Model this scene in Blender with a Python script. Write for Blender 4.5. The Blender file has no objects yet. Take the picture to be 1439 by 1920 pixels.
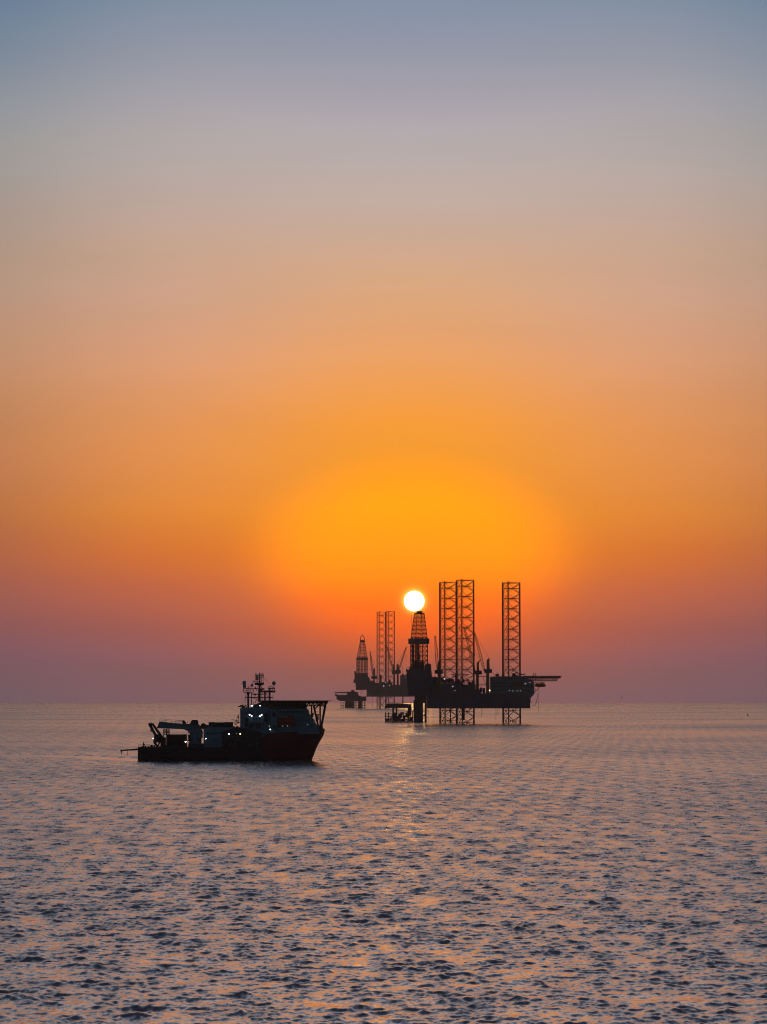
import bpy, math, random
import numpy as np
from mathutils import Vector, Matrix, Quaternion

R_ = math.radians
random.seed(11)
sc = bpy.context.scene
col = sc.collection

# ------------------------------------------------------------------ camera
CAM_H = 22.0                    # eye height above the water, metres
F = 4500.0                      # focal length in photo pixels (1439 x 1920)
EARTH = 6.371e6
PITCH = math.atan((1306.5 - 960.0) / F)
cam = bpy.data.cameras.new('camera')
cam.sensor_fit = 'VERTICAL'; cam.sensor_height = 24.0; cam.sensor_width = 18.0
cam.lens = 24.0 * F / 1920.0
cam.clip_start = 1.0; cam.clip_end = 120000.0
camo = bpy.data.objects.new('camera', cam); col.objects.link(camo)
camo.location = (0, 0, CAM_H)
camo.rotation_euler = (math.pi / 2 + PITCH, 0, 0)
sc.camera = camo

def ray(px, py):
    c, s = math.cos(PITCH), math.sin(PITCH)
    u = 960.0 - py
    return Vector((px - 719.5, c * F - s * u, s * F + c * u))
def pix(px, py, Y):
    d = ray(px, py); t = Y / d.y
    return Vector((d.x * t, Y, CAM_H + d.z * t))
def sea_z(Y): return -Y * Y / (2 * EARTH)
def depth_for(py):              # distance of a waterline seen at photo row py
    lo, hi = 100.0, 16000.0
    for _ in range(60):
        m = (lo + hi) / 2
        if pix(719.5, py, m).z > sea_z(m): lo = m
        else: hi = m
    return lo

# ------------------------------------------------------------------ sky and sun
SUN_DIR = ray(777.0, 1127.0).normalized()
SUN_EL = math.asin(SUN_DIR.z)
SUN_AZ = math.atan2(SUN_DIR.x, SUN_DIR.y)

def lin(c):
    return tuple((v / 255 / 12.92) if v / 255 <= 0.04045 else ((v / 255 + 0.055) / 1.055) ** 2.4 for v in c)
def elev(py): return PITCH + math.atan((960.0 - py) / F)

SKY_SUN = [(1318, (160, 112, 122)), (1300, (167, 106, 112)), (1262, (196, 100, 82)), (1230, (216, 101, 60)), (1180, (236, 106, 38)),
           (1100, (246, 124, 34)), (1030, (251, 140, 30)), (960, (253, 151, 34)), (870, (254, 159, 40)),
           (790, (254, 160, 56)), (722, (248, 164, 84)), (653, (239, 166, 106)), (584, (228, 168, 120)),
           (515, (219, 171, 134)), (447, (208, 173, 150)), (378, (198, 175, 164)), (309, (189, 175, 170)),
           (240, (180, 172, 176)), (172, (168, 163, 174)), (69, (145, 152, 169)), (0, (134, 146, 168))]
SKY_OVAL = [(1250, (232, 98, 20)), (1180, (250, 112, 6)), (1130, (254, 126, 0)), (1080, (255, 152, 0)), (1030, (255, 165, 0)), (960, (255, 173, 0)), (870, (255, 175, 0)), (800, (255, 174, 0))]
SKY_SIDE = [(1318, (122, 106, 128)), (1300, (121, 101, 122)), (1238, (126, 92, 110)), (1169, (142, 88, 92)), (1100, (158, 93, 82)),
            (1031, (170, 99, 73)), (962, (178, 108, 68)), (894, (184, 119, 82)), (825, (186, 126, 86)),
            (756, (188, 133, 95)), (688, (187, 139, 107)), (619, (184, 144, 117)), (550, (178, 147, 127)),
            (481, (169, 147, 130)), (412, (163, 147, 138)), (344, (156, 151, 145)), (275, (150, 151, 150)),
            (206, (138, 146, 155)), (137, (121, 137, 152)), (69, (107, 129, 150)), (0, (94, 120, 148))]
SKY_MID = [(1318, (150, 115, 130)), (1300, (150, 108, 122)), (1238, (160, 98, 108)), (1180, (175, 95, 84)), (1140, (196, 102, 76)), (1100, (210, 107, 66)),
           (1065, (222, 115, 50)), (1031, (230, 122, 44)), (962, (238, 142, 52)), (894, (238, 147, 72)),
           (825, (236, 152, 85)), (756, (232, 156, 101)), (688, (227, 161, 119)), (619, (220, 164, 131)), (550, (213, 168, 142)),
           (481, (207, 169, 144)), (412, (199, 171, 156)), (344, (191, 173, 166)), (275, (183, 172, 169)),
           (206, (174, 167, 171)), (137, (161, 160, 171)), (69, (146, 152, 166)), (0, (132, 146, 165))]
SKY_UP = [(19.5, (112, 118, 134)), (24, (80, 86, 102)), (31, (46, 51, 65)), (42, (29, 34, 47)), (90, (24, 29, 44))]

world = bpy.data.worlds.new('World'); sc.world = world; world.use_nodes = True
wt = world.node_tree; wt.nodes.clear()
def wn(kind, **kw):
    n = wt.nodes.new(kind)
    for k, v in kw.items(): setattr(n, k, v)
    return n
def wmath(op, a, b=None, c=None, clamp=False):
    n = wn('ShaderNodeMath', operation=op, use_clamp=clamp)
    for i, v in enumerate((a, b, c)):
        if v is None: continue
        if isinstance(v, (int, float)): n.inputs[i].default_value = v
        else: wt.links.new(v, n.inputs[i])
    return n.outputs[0]
def wramp(fac, stops):
    n = wn('ShaderNodeValToRGB'); cr = n.color_ramp; cr.interpolation = 'LINEAR'
    stops = sorted(stops)
    cr.elements[0].position = stops[0][0]; cr.elements[0].color = (*stops[0][1], 1)
    cr.elements[1].position = stops[-1][0]; cr.elements[1].color = (*stops[-1][1], 1)
    for p, c in stops[1:-1]:
        e = cr.elements.new(p); e.color = (*c, 1)
    wt.links.new(fac, n.inputs[0]); return n.outputs[0]
tc = wn('ShaderNodeTexCoord')
sep = wn('ShaderNodeSeparateXYZ'); wt.links.new(tc.outputs['Generated'], sep.inputs[0])
X, Y_, Z = sep.outputs
ca, sa = math.cos(SUN_AZ), math.sin(SUN_AZ)
U = wmath('SUBTRACT', wmath('MULTIPLY', X, ca), wmath('MULTIPLY', Y_, sa))
V = wmath('ADD', wmath('MULTIPLY', X, sa), wmath('MULTIPLY', Y_, ca))
el = wmath('ARCSINE', wmath('MINIMUM', wmath('MAXIMUM', Z, 0.0), 1.0))
pos = wmath('SQRT', wmath('DIVIDE', el, math.pi / 2))
az = wmath('ARCTAN2', U, V)
q = wmath('DIVIDE', az, R_(3.7))
q2 = wmath('MULTIPLY', q, q)
w_sun = wmath('EXPONENT', wmath('MULTIPLY', wmath('MULTIPLY', q2, wmath('POWER', q2, 0.15)), -0.8))
w_side = wmath('SUBTRACT', 1.0, wmath('EXPONENT', wmath('MULTIPLY', wmath('POWER', wmath('DIVIDE', wmath('ABSOLUTE', az), R_(9.1)), 4.8), -1.0)))
def stops_of(rows, boost=1.0):
    s = [(math.sqrt(max(elev(p), 0) / (math.pi / 2)), lin(c)) for p, c in rows if elev(p) > 0]
    s = [(p, (c[0] * boost, c[1], c[2])) for p, c in s]     # boost: where the photograph clips its red channel the sky is brighter than white
    s += [(math.sqrt(e / 90), lin(c)) for e, c in SKY_UP]
    return s
colC = wramp(pos, stops_of(SKY_SUN)); colA = wramp(pos, stops_of(SKY_SIDE)); colB = wramp(pos, stops_of(SKY_MID)); colO = wramp(pos, stops_of(SKY_OVAL, 1.4))
def wmix(fac, a, b):
    n = wn('ShaderNodeMix', data_type='RGBA')
    if isinstance(fac, float): n.inputs[0].default_value = fac
    else: wt.links.new(fac, n.inputs[0])
    wt.links.new(a, n.inputs[6]); wt.links.new(b, n.inputs[7]); return n.outputs[2]
# the amber oval round the sun
ra = wmath('DIVIDE', az, R_(3.5)); rb = wmath('DIVIDE', wmath('SUBTRACT', el, elev(1045)), R_(2.1))
rho = wmath('SQRT', wmath('ADD', wmath('MULTIPLY', ra, ra), wmath('MULTIPLY', rb, rb)))
mo = wn('ShaderNodeMapRange', interpolation_type='SMOOTHERSTEP'); wt.links.new(rho, mo.inputs[0])
mo.inputs[1].default_value = 1.42; mo.inputs[2].default_value = 0.45
sunside = wmix(mo.outputs[0], wmix(w_side, wmix(w_sun, colB, colC), colA), colO)
# the yellow aureole hugging the disc
sd = wn('ShaderNodeVectorMath', operation='DOT_PRODUCT'); wt.links.new(tc.outputs['Generated'], sd.inputs[0])
sd.inputs[1].default_value = SUN_DIR
th = wmath('ARCCOSINE', wmath('MINIMUM', sd.outputs['Value'], 1.0))
aur = wmath('EXPONENT', wmath('DIVIDE', wmath('MAXIMUM', wmath('SUBTRACT', th, R_(0.238)), 0.0), -R_(0.055)))
aurc = wn('ShaderNodeVectorMath', operation='SCALE'); aurc.inputs[0].default_value = (1.0, 0.75, 0.10)
wt.links.new(aur, aurc.inputs['Scale'])
addc = wn('ShaderNodeVectorMath', operation='ADD'); wt.links.new(sunside, addc.inputs[0]); wt.links.new(aurc.outputs[0], addc.inputs[1])
# faint uneven haze layers
hm = wn('ShaderNodeMapping'); hm.inputs['Scale'].default_value = (5.0, 5.0, 34.0); wt.links.new(tc.outputs['Generated'], hm.inputs[0])
hn = wn('ShaderNodeTexNoise'); hn.inputs['Scale'].default_value = 1.6; hn.inputs['Detail'].default_value = 3.0; wt.links.new(hm.outputs[0], hn.inputs[0])
hf = wn('ShaderNodeMapRange'); hf.inputs[1].default_value = 0.25; hf.inputs[2].default_value = 0.75; hf.inputs[3].default_value = 0.98; hf.inputs[4].default_value = 1.02; wt.links.new(hn.outputs['Fac'], hf.inputs[0])
hv = wn('ShaderNodeVectorMath', operation='SCALE'); wt.links.new(addc.outputs[0], hv.inputs[0]); wt.links.new(hf.outputs[0], hv.inputs['Scale'])
bg_sun = wn('ShaderNodeBackground'); wt.links.new(hv.outputs[0], bg_sun.inputs[0]); bg_sun.inputs[1].default_value = 1.0
sky = wn('ShaderNodeTexSky', sky_type='NISHITA', sun_disc=False)
sky.sun_elevation = SUN_EL; sky.sun_rotation = SUN_AZ
sky.air_density = 1.0; sky.dust_density = 2.0; sky.ozone_density = 2.0
bg_sky = wn('ShaderNodeBackground'); wt.links.new(sky.outputs[0], bg_sky.inputs[0]); bg_sky.inputs[1].default_value = 0.075
mr = wn('ShaderNodeMapRange', interpolation_type='SMOOTHSTEP'); wt.links.new(V, mr.inputs[0])
mr.inputs[1].default_value = 0.05; mr.inputs[2].default_value = 0.75
mixs = wn('ShaderNodeMixShader'); wt.links.new(mr.outputs[0], mixs.inputs[0])
wt.links.new(bg_sky.outputs[0], mixs.inputs[1]); wt.links.new(bg_sun.outputs[0], mixs.inputs[2])
wo = wn('ShaderNodeOutputWorld'); wt.links.new(mixs.outputs[0], wo.inputs[0])

sl = bpy.data.lights.new('sun_lamp', 'SUN'); sl.energy = 0.018; sl.angle = R_(0.53); sl.color = (1.0, 0.48, 0.10)
slo = bpy.data.objects.new('sun_lamp', sl); col.objects.link(slo)
slo.rotation_mode = 'QUATERNION'; slo.rotation_quaternion = SUN_DIR.to_track_quat('Z', 'Y')

vs = sc.view_settings
vs.view_transform = 'Standard'; vs.look = 'None'; vs.exposure = 0.0; vs.gamma = 1.0; vs.use_curve_mapping = False
cy = sc.cycles
cy.max_bounces = 5; cy.diffuse_bounces = 2; cy.glossy_bounces = 3; cy.transmission_bounces = 2; cy.volume_bounces = 0
cy.sample_clamp_indirect = 4.0; cy.use_denoising = True; cy.caustics_reflective = False; cy.caustics_refractive = False
cy.filter_width = 1.05; cy.use_adaptive_sampling = True; cy.adaptive_threshold = 0.01

# ------------------------------------------------------------------ materials
MATS = {}
def paint(name, c, rough=0.55, wear=(0.10, 0.045, 0.022), amount=0.35, scale=0.6, metal=0.0):
    m = bpy.data.materials.new(name); m.use_nodes = True
    nt = m.node_tree; b = nt.nodes['Principled BSDF']
    t = nt.nodes.new('ShaderNodeTexCoord')
    mp = nt.nodes.new('ShaderNodeMapping'); mp.inputs['Scale'].default_value = (scale, scale, scale * 0.22)
    nt.links.new(t.outputs['Object'], mp.inputs[0])
    n1 = nt.nodes.new('ShaderNodeTexNoise'); n1.inputs['Scale'].default_value = 1.3; n1.inputs['Detail'].default_value = 8
    nt.links.new(mp.outputs[0], n1.inputs[0])
    r = nt.nodes.new('ShaderNodeValToRGB'); r.color_ramp.elements[0].position = 0.52; r.color_ramp.elements[1].position = 0.78
    nt.links.new(n1.outputs['Fac'], r.inputs[0])
    mul = nt.nodes.new('ShaderNodeMath'); mul.operation = 'MULTIPLY'; mul.inputs[1].default_value = amount
    nt.links.new(r.outputs[0], mul.inputs[0])
    n2 = nt.nodes.new('ShaderNodeTexNoise'); n2.inputs['Scale'].default_value = 0.35; n2.inputs['Detail'].default_value = 4
    nt.links.new(t.outputs['Object'], n2.inputs[0])
    hs = nt.nodes.new('ShaderNodeMix'); hs.data_type = 'RGBA'
    hs.inputs[6].default_value = (*[v * 0.78 for v in c], 1); hs.inputs[7].default_value = (*[min(1, v * 1.15) for v in c], 1)
    nt.links.new(n2.outputs['Fac'], hs.inputs[0])
    mx = nt.nodes.new('ShaderNodeMix'); mx.data_type = 'RGBA'; mx.inputs[7].default_value = (*wear, 1)
    nt.links.new(mul.outputs[0], mx.inputs[0]); nt.links.new(hs.outputs[2], mx.inputs[6])
    nt.links.new(mx.outputs[2], b.inputs['Base Color'])
    b.inputs['Roughness'].default_value = rough; b.inputs['Metallic'].default_value = metal
    b.inputs['Specular IOR Level'].default_value = 0.3
    MATS[name] = m; return m
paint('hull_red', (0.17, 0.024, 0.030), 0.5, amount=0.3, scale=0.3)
def two_tone():                                       # red forward, blending to near-black aft
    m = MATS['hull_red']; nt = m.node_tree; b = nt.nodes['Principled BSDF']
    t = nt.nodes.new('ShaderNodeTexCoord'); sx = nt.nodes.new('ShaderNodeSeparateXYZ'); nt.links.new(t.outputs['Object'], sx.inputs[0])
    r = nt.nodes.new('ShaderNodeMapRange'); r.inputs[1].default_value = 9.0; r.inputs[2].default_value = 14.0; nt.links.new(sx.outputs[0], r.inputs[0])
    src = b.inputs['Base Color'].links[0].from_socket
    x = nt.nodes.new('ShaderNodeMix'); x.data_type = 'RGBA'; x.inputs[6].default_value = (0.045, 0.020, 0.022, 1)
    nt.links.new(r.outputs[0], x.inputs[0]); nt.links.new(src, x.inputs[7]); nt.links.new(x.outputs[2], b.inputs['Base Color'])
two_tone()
paint('boot_black', (0.02, 0.02, 0.022), 0.6, amount=0.3, scale=0.3)
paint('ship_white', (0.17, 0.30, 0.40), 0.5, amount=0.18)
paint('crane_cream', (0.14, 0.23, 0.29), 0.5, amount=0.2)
paint('deck_green', (0.05, 0.08, 0.07), 0.8)
paint('dark_steel', (0.05, 0.05, 0.055), 0.6)
paint('mast_grey', (0.10, 0.10, 0.11), 0.55)
paint('radome', (0.42, 0.46, 0.52), 0.4, amount=0.05)
paint('boat_orange', (0.42, 0.060, 0.025), 0.45, amount=0.05)
paint('container_blue', (0.045, 0.075, 0.14), 0.55)
paint('container_rust', (0.09, 0.05, 0.04), 0.6, amount=0.6)
paint('rig_grey', (0.085, 0.10, 0.135), 0.6, amount=0.45, scale=0.12)
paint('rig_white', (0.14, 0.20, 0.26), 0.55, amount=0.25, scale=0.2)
paint('leg_red', (0.11, 0.035, 0.028), 0.65, amount=0.6, scale=0.2)
paint('derrick_red', (0.12, 0.04, 0.03), 0.6, amount=0.4)
paint('yellow_paint', (0.22, 0.13, 0.03), 0.55, amount=0.4)
paint('rope', (0.08, 0.065, 0.05), 0.9)
paint('letter_white', (0.22, 0.22, 0.22), 0.6, amount=0.3)
paint('casing_grey', (0.07, 0.06, 0.075), 0.6)
paint('mark_blue', (0.012, 0.02, 0.05), 0.5, amount=0.1)
paint('feather', (0.07, 0.065, 0.06), 0.8, amount=0.1)
paint('buoy_red', (0.14, 0.02, 0.02), 0.5)
def glass():
    m = bpy.data.materials.new('window_glass'); m.use_nodes = True
    b = m.node_tree.nodes['Principled BSDF']
    b.inputs['Base Color'].default_value = (0.012, 0.016, 0.02, 1); b.inputs['Roughness'].default_value = 0.08
    n = m.node_tree.nodes.new('ShaderNodeTexNoise'); n.inputs['Scale'].default_value = 0.8
    r = m.node_tree.nodes.new('ShaderNodeMapRange'); r.inputs[3].default_value = 0.04; r.inputs[4].default_value = 0.2
    m.node_tree.links.new(n.outputs['Fac'], r.inputs[0]); m.node_tree.links.new(r.outputs[0], b.inputs['Roughness'])
    MATS['glass'] = m
glass()
def emit(name, c, s):
    m = bpy.data.materials.new(name); m.use_nodes = True; nt = m.node_tree; nt.nodes.clear()
    e = nt.nodes.new('ShaderNodeEmission'); e.inputs[0].default_value = (*c, 1); e.inputs[1].default_value = s
    o = nt.nodes.new('ShaderNodeOutputMaterial'); nt.links.new(e.outputs[0], o.inputs[0])
    MATS[name] = m
emit('lamp_white', (0.86, 0.90, 1.0), 9.0)
emit('lamp_rig', (0.9, 0.93, 1.0), 1.2)
emit('lamp_dim', (0.80, 0.86, 0.90), 0.6)
emit('lamp_yellow', (1.0, 0.72, 0.22), 9.0)
emit('lamp_amber', (1.0, 0.60, 0.18), 2.0)
emit('sun_fire', (1.0, 0.95, 0.86), 5.0)

# ------------------------------------------------------------------ mesh helpers
class MB:
    def __init__(s): s.v = []; s.f = []
    def poly(s, verts, faces):
        b = len(s.v); s.v += [tuple(p) for p in verts]; s.f += [tuple(b + i for i in f) for f in faces]
    def box(s, x0, x1, y0, y1, z0, z1):
        s.poly([(x0, y0, z0), (x1, y0, z0), (x1, y1, z0), (x0, y1, z0), (x0, y0, z1), (x1, y0, z1), (x1, y1, z1), (x0, y1, z1)],
               [(0, 3, 2, 1), (4, 5, 6, 7), (0, 1, 5, 4), (1, 2, 6, 5), (2, 3, 7, 6), (3, 0, 4, 7)])
        return s
    def prism(s, xz, y0, y1):
        n = len(xz)
        a = sum(xz[i][0] * xz[(i + 1) % n][1] - xz[(i + 1) % n][0] * xz[i][1] for i in range(n))
        if a < 0: xz = xz[::-1]
        s.poly([(x, y0, z) for x, z in xz] + [(x, y1, z) for x, z in xz],
               [tuple(range(n)), tuple(range(2 * n - 1, n - 1, -1))] +
               [(i, n + i, n + (i + 1) % n, (i + 1) % n) for i in range(n)])
        return s
    def plan(s, xy, z0, z1):
        n = len(xy)
        s.poly([(x, y, z0) for x, y in xy] + [(x, y, z1) for x, y in xy],
               [tuple(range(n - 1, -1, -1)), tuple(range(n, 2 * n))] +
               [(i, (i + 1) % n, n + (i + 1) % n, n + i) for i in range(n)])
        return s
    def tube(s, p0, p1, r0, r1=None, n=8):
        r1 = r0 if r1 is None else r1
        p0, p1 = Vector(p0), Vector(p1); d = (p1 - p0)
        if d.length < 1e-6: return s
        d.normalize(); a = d.orthogonal().normalized(); b = d.cross(a)
        ring = [(a * math.cos(2 * math.pi * i / n) + b * math.sin(2 * math.pi * i / n)) for i in range(n)]
        s.poly([p0 + q * r0 for q in ring] + [p1 + q * r1 for q in ring],
               [tuple(range(n - 1, -1, -1)), tuple(range(n, 2 * n))] + [(i, (i + 1) % n, n + (i + 1) % n, n + i) for i in range(n)])
        return s
    def path(s, pts, r, n=6):
        for a, b in zip(pts, pts[1:]): s.tube(a, b, r, n=n)
        return s
    def ball(s, c, rx, ry=None, rz=None, nu=14, nv=9):
        ry = rx if ry is None else ry; rz = rx if rz is None else rz
        vs = [(c[0], c[1], c[2] - rz)]
        for j in range(1, nv):
            t = math.pi * j / nv
            for i in range(nu):
                p = 2 * math.pi * i / nu
                vs.append((c[0] + rx * math.sin(t) * math.cos(p), c[1] + ry * math.sin(t) * math.sin(p), c[2] - rz * math.cos(t)))
        vs.append((c[0], c[1], c[2] + rz)); fs = []
        for i in range(nu):
            fs.append((0, 1 + (i + 1) % nu, 1 + i))
            for j in range(nv - 2):
                a = 1 + j * nu; fs.append((a + i, a + (i + 1) % nu, a + nu + (i + 1) % nu, a + nu + i))
            a = 1 + (nv - 2) * nu; fs.append((a + i, a + (i + 1) % nu, len(vs) - 1))
        s.poly(vs, fs); return s
    def build(s, name, mat, parent=None, smooth=False):
        m = bpy.data.meshes.new(name); m.from_pydata(s.v, [], s.f); m.materials.append(MATS[mat])
        if smooth: m.polygons.foreach_set('use_smooth', [True] * len(m.polygons))
        m.update()
        o = bpy.data.objects.new(name, m); col.objects.link(o); o.parent = parent
        return o
def empty(name, loc=(0, 0, 0), parent=None):
    o = bpy.data.objects.new(name, None); col.objects.link(o); o.location = loc; o.parent = parent
    o.empty_display_size = 1.0
    return o
def tag(o, label, cat, group=None):
    o['label'] = label; o['category'] = cat
    if group: o['group'] = group
    return o
_bar = {}
def bar(name, p0, p1, r, mat, parent):            # one strut: a unit six-sided tube, its mesh shared by all struts of that paint
    if mat not in _bar:
        m = MB().tube((0, 0, 0), (0, 0, 1), 1.0, n=6); me = bpy.data.meshes.new('strut_' + mat)
        me.from_pydata(m.v, [], m.f); me.materials.append(MATS[mat]); _bar[mat] = me
    p0, p1 = Vector(p0), Vector(p1); d = p1 - p0
    o = bpy.data.objects.new(name, _bar[mat]); col.objects.link(o); o.parent = parent
    o.rotation_mode = 'QUATERNION'; o.location = p0; o.rotation_quaternion = d.to_track_quat('Z', 'Y'); o.scale = (r, r, d.length)
    return o
class Frame:
    """Local metres of one thing: origin on the water under photo column px0 at distance Y."""
    def __init__(s, px0, Y):
        s.Y = Y; s.o = Vector((pix(px0, 1320, Y).x, Y, sea_z(Y)))
        s.k = Y / 4518.0
    def at(s, px, py, dy=0.0):
        p = pix(px, py, s.Y + dy); return Vector((p.x - s.o.x, dy, p.z - s.o.z))
    def x(s, px, dy=0.0): return s.at(px, 1320, dy).x
    def z(s, py, dy=0.0): return s.at(719.5, py, dy).z
    def box(s, m, px0, px1, py0, py1, y0, y1):     # py0 top, py1 bottom
        a, b = s.at(px0, py0, y0), s.at(px1, py1, y0)
        return m.box(min(a.x, b.x), max(a.x, b.x), y0, y1, min(a.z, b.z), max(a.z, b.z))
    def prism(s, m, pts, y0, y1):
        return m.prism([(s.at(px, py, y0).x, s.at(px, py, y0).z) for px, py in pts], y0, y1)
def rail(m, pts, h=1.1, step=1.8, r=0.045):
    """posts and two rails along a polyline of deck-edge points"""
    for a, b in zip(pts, pts[1:]):
        a, b = Vector(a), Vector(b); n = max(1, int((b - a).length / step))
        for i in range(n + 1):
            p = a.lerp(b, i / n); m.tube(p, p + Vector((0, 0, h)), r, n=4)
        for q in (h, h * 0.55): m.tube(a + Vector((0, 0, q)), b + Vector((0, 0, q)), r, n=4)
    return m

# ------------------------------------------------------------------ sea
def build_sea():
    rng = np.random.default_rng(5)
    rows = [40.0, 60.0, 80.0, 95.0, 110.0, 125.0, 135.0, 141.0, 144.0]; r = 146.0
    while r < 20000.0:
        rows.append(r); r += 0.22 if r < 200 else (0.22 * (r / 200.0) if r < 1500 else 1.7 * (r / 1500.0) ** 2.6)
    rows.append(20000.0)
    rr = np.array(rows, dtype=np.float64)
    half = R_(10.0); dens = np.linspace(-half, half, 441)
    side = []; a = half; st = dens[1] - dens[0]
    while True:
        st *= 1.3; a += min(st, R_(6))
        if a >= math.pi: break
        side.append(a)
    side = np.array(side)
    th = np.concatenate([-side[::-1], dens, side])
    nt_, nr = len(th), len(rr)
    dr = np.gradient(rr); dth = np.gradient(th)
    Rg, Tg = np.meshgrid(rr, th, indexing='ij')
    x = (Rg * np.sin(Tg)).astype(np.float32); y = (Rg * np.cos(Tg)).astype(np.float32)
    cell_r = np.repeat(dr[:, None], nt_, 1); cell_t = Rg * np.abs(dth)[None, :]
    # gusts: patches of rougher and smoother water
    def lowf(sx, sy, n, seed):
        g = np.random.default_rng(seed); out = np.zeros_like(x)
        for _ in range(n):
            kx, ky = g.normal(0, 1 / sx), g.normal(0, 1 / sy); out += np.cos(kx * x + ky * y + g.uniform(0, 6.28)).astype(np.float32)
        return out / math.sqrt(n / 2)
    gust = np.clip(1.0 + 0.26 * lowf(1.2, 2.0, 18, 3) + 0.08 * lowf(30, 55, 10, 4), 0.4, 1.9).astype(np.float32)
    # the ship's wake: a calmer lane trailing astern with a low ridge along its far edge
    Ys = depth_for(1426.0); sx = pix(262, 1424, Ys).x
    yc = Ys + 3 + np.maximum(sx - x, 0) * 1.75 - np.maximum(sx - 25 - x, 0) * 0.9
    lane = (1 / (1 + np.exp(np.clip((x - sx) / 1.5, -40, 40)))) * np.exp(-np.clip(sx - x, 0, None) / 70.0)
    slick = lane * np.exp(-((y - yc) / 13.0) ** 2)
    ridge = lane * np.exp(-((y - yc - 19.0) / 3.2) ** 2) * (0.75 + 0.25 * np.sin(x * 0.9))
    gust = (gust * (1 - 0.85 * slick)).astype(np.float32)
    N = 240
    lam = np.where(rng.random(N) < 0.80, np.exp(rng.uniform(math.log(0.38), math.log(1.6), N)), np.exp(rng.uniform(math.log(1.6), math.log(6.5), N)))
    k = 2 * math.pi / lam
    ang = R_(-90 + 14) + rng.normal(0, R_(56), N)
    slope = 0.24 * math.sqrt(2.0 / N) * (0.75 + 0.5 * rng.random(N)) * np.where(lam > 4, 0.9, 1.0)
    amp = slope / k
    ph = rng.uniform(0, 2 * math.pi, N)
    lost = np.full_like(x, 0.10 ** 2); z = np.zeros_like(x); ox = np.zeros_like(x); oy = np.zeros_like(x)
    for i in range(N):
        c, s = math.cos(ang[i]), math.sin(ang[i])
        kr = abs(s); eff = np.maximum(cell_r * (0.35 + 0.65 * kr), cell_t)
        w = np.clip((lam[i] / eff - 2.9) / 2.6, 0, 1).astype(np.float32)
        lost += (slope[i] ** 2 / 2) * (1 - w * w) * (gust ** 2 if lam[i] < 5 else 1.0)
        live = np.nonzero(w.max(axis=1) > 0)[0]
        if len(live) == 0: continue
        j = live[-1] + 1
        p = (k[i] * (c * x[:j] + s * y[:j]) + ph[i]).astype(np.float32)
        A = (amp[i] * w[:j] * (gust[:j] if lam[i] < 5 else 1.0)).astype(np.float32)
        z[:j] += A * np.cos(p); sn = A * np.sin(p)
        ox[:j] -= 0.7 * c * sn; oy[:j] -= 0.7 * s * sn
    z += 0.75 * ridge.astype(np.float32)
    zz = z - (Rg ** 2 / (2 * EARTH)).astype(np.float32)
    co = np.stack([x + ox, y + oy, zz], -1).reshape(-1, 3)
    i0 = (np.arange(nr - 1)[:, None] * nt_ + np.arange(nt_ - 1)[None, :]).reshape(-1)
    quads = np.stack([i0, i0 + nt_, i0 + nt_ + 1, i0 + 1], -1)
    jw = np.arange(nr - 1) * nt_
    quads = np.concatenate([quads, np.stack([jw + nt_ - 1, jw + 2 * nt_ - 1, jw + nt_, jw], -1)])
    tri = np.stack([np.full(nt_, len(co)), np.arange(nt_), (np.arange(nt_) + 1) % nt_], -1)
    co = np.concatenate([co, [[0, 0, 0]]]).astype(np.float32)
    me = bpy.data.meshes.new('sea')
    nq, ntri = len(quads), len(tri)
    me.vertices.add(len(co)); me.vertices.foreach_set('co', co.ravel())
    me.loops.add(nq * 4 + ntri * 3)
    me.loops.foreach_set('vertex_index', np.concatenate([quads.ravel(), tri.ravel()]).astype(np.int32))
    me.polygons.add(nq + ntri)
    me.polygons.foreach_set('loop_start', np.concatenate([np.arange(nq) * 4, nq * 4 + np.arange(ntri) * 3]).astype(np.int32))
    me.polygons.foreach_set('use_smooth', np.ones(nq + ntri, dtype=bool))
    me.update(calc_edges=True); me.validate()
    at = me.attributes.new('chop', 'FLOAT', 'POINT')
    at.data.foreach_set('value', np.concatenate([np.sqrt(lost).ravel(), [0.1]]).astype(np.float32))
    o = bpy.data.objects.new('sea', me); col.objects.link(o); o['kind'] = 'structure'
    m = bpy.data.materials.new('sea_water'); m.use_nodes = True; nt = m.node_tree; b = nt.nodes['Principled BSDF']
    b.inputs['Base Color'].default_value = (0.72, 0.675, 0.665, 1); b.inputs['Metallic'].default_value = 0.8; b.inputs['IOR'].default_value = 1.9
    b.inputs['Roughness'].default_value = 0.09
    g = nt.nodes.new('ShaderNodeNewGeometry')
    def noise(scale, detail, sy=1.0):
        mp = nt.nodes.new('ShaderNodeMapping'); mp.inputs['Scale'].default_value = (scale, scale * sy, scale)
        mp.inputs['Rotation'].default_value = (0, 0, R_(9))
        nt.links.new(g.outputs['Position'], mp.inputs[0])
        n = nt.nodes.new('ShaderNodeTexNoise'); n.inputs['Scale'].default_value = 1.0; n.inputs['Detail'].default_value = detail
        n.inputs['Roughness'].default_value = 0.6
        nt.links.new(mp.outputs[0], n.inputs[0]); return n.outputs['Fac']
    band = noise(1 / 420.0, 6, 1.6)                 # wind lanes: long slicks and rougher water far out
    mrb = nt.nodes.new('ShaderNodeMapRange'); mrb.inputs[1].default_value = 0.36; mrb.inputs[2].default_value = 0.64
    mrb.inputs[3].default_value = 0.50; mrb.inputs[4].default_value = 0.82
    nt.links.new(band, mrb.inputs[0])
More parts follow.
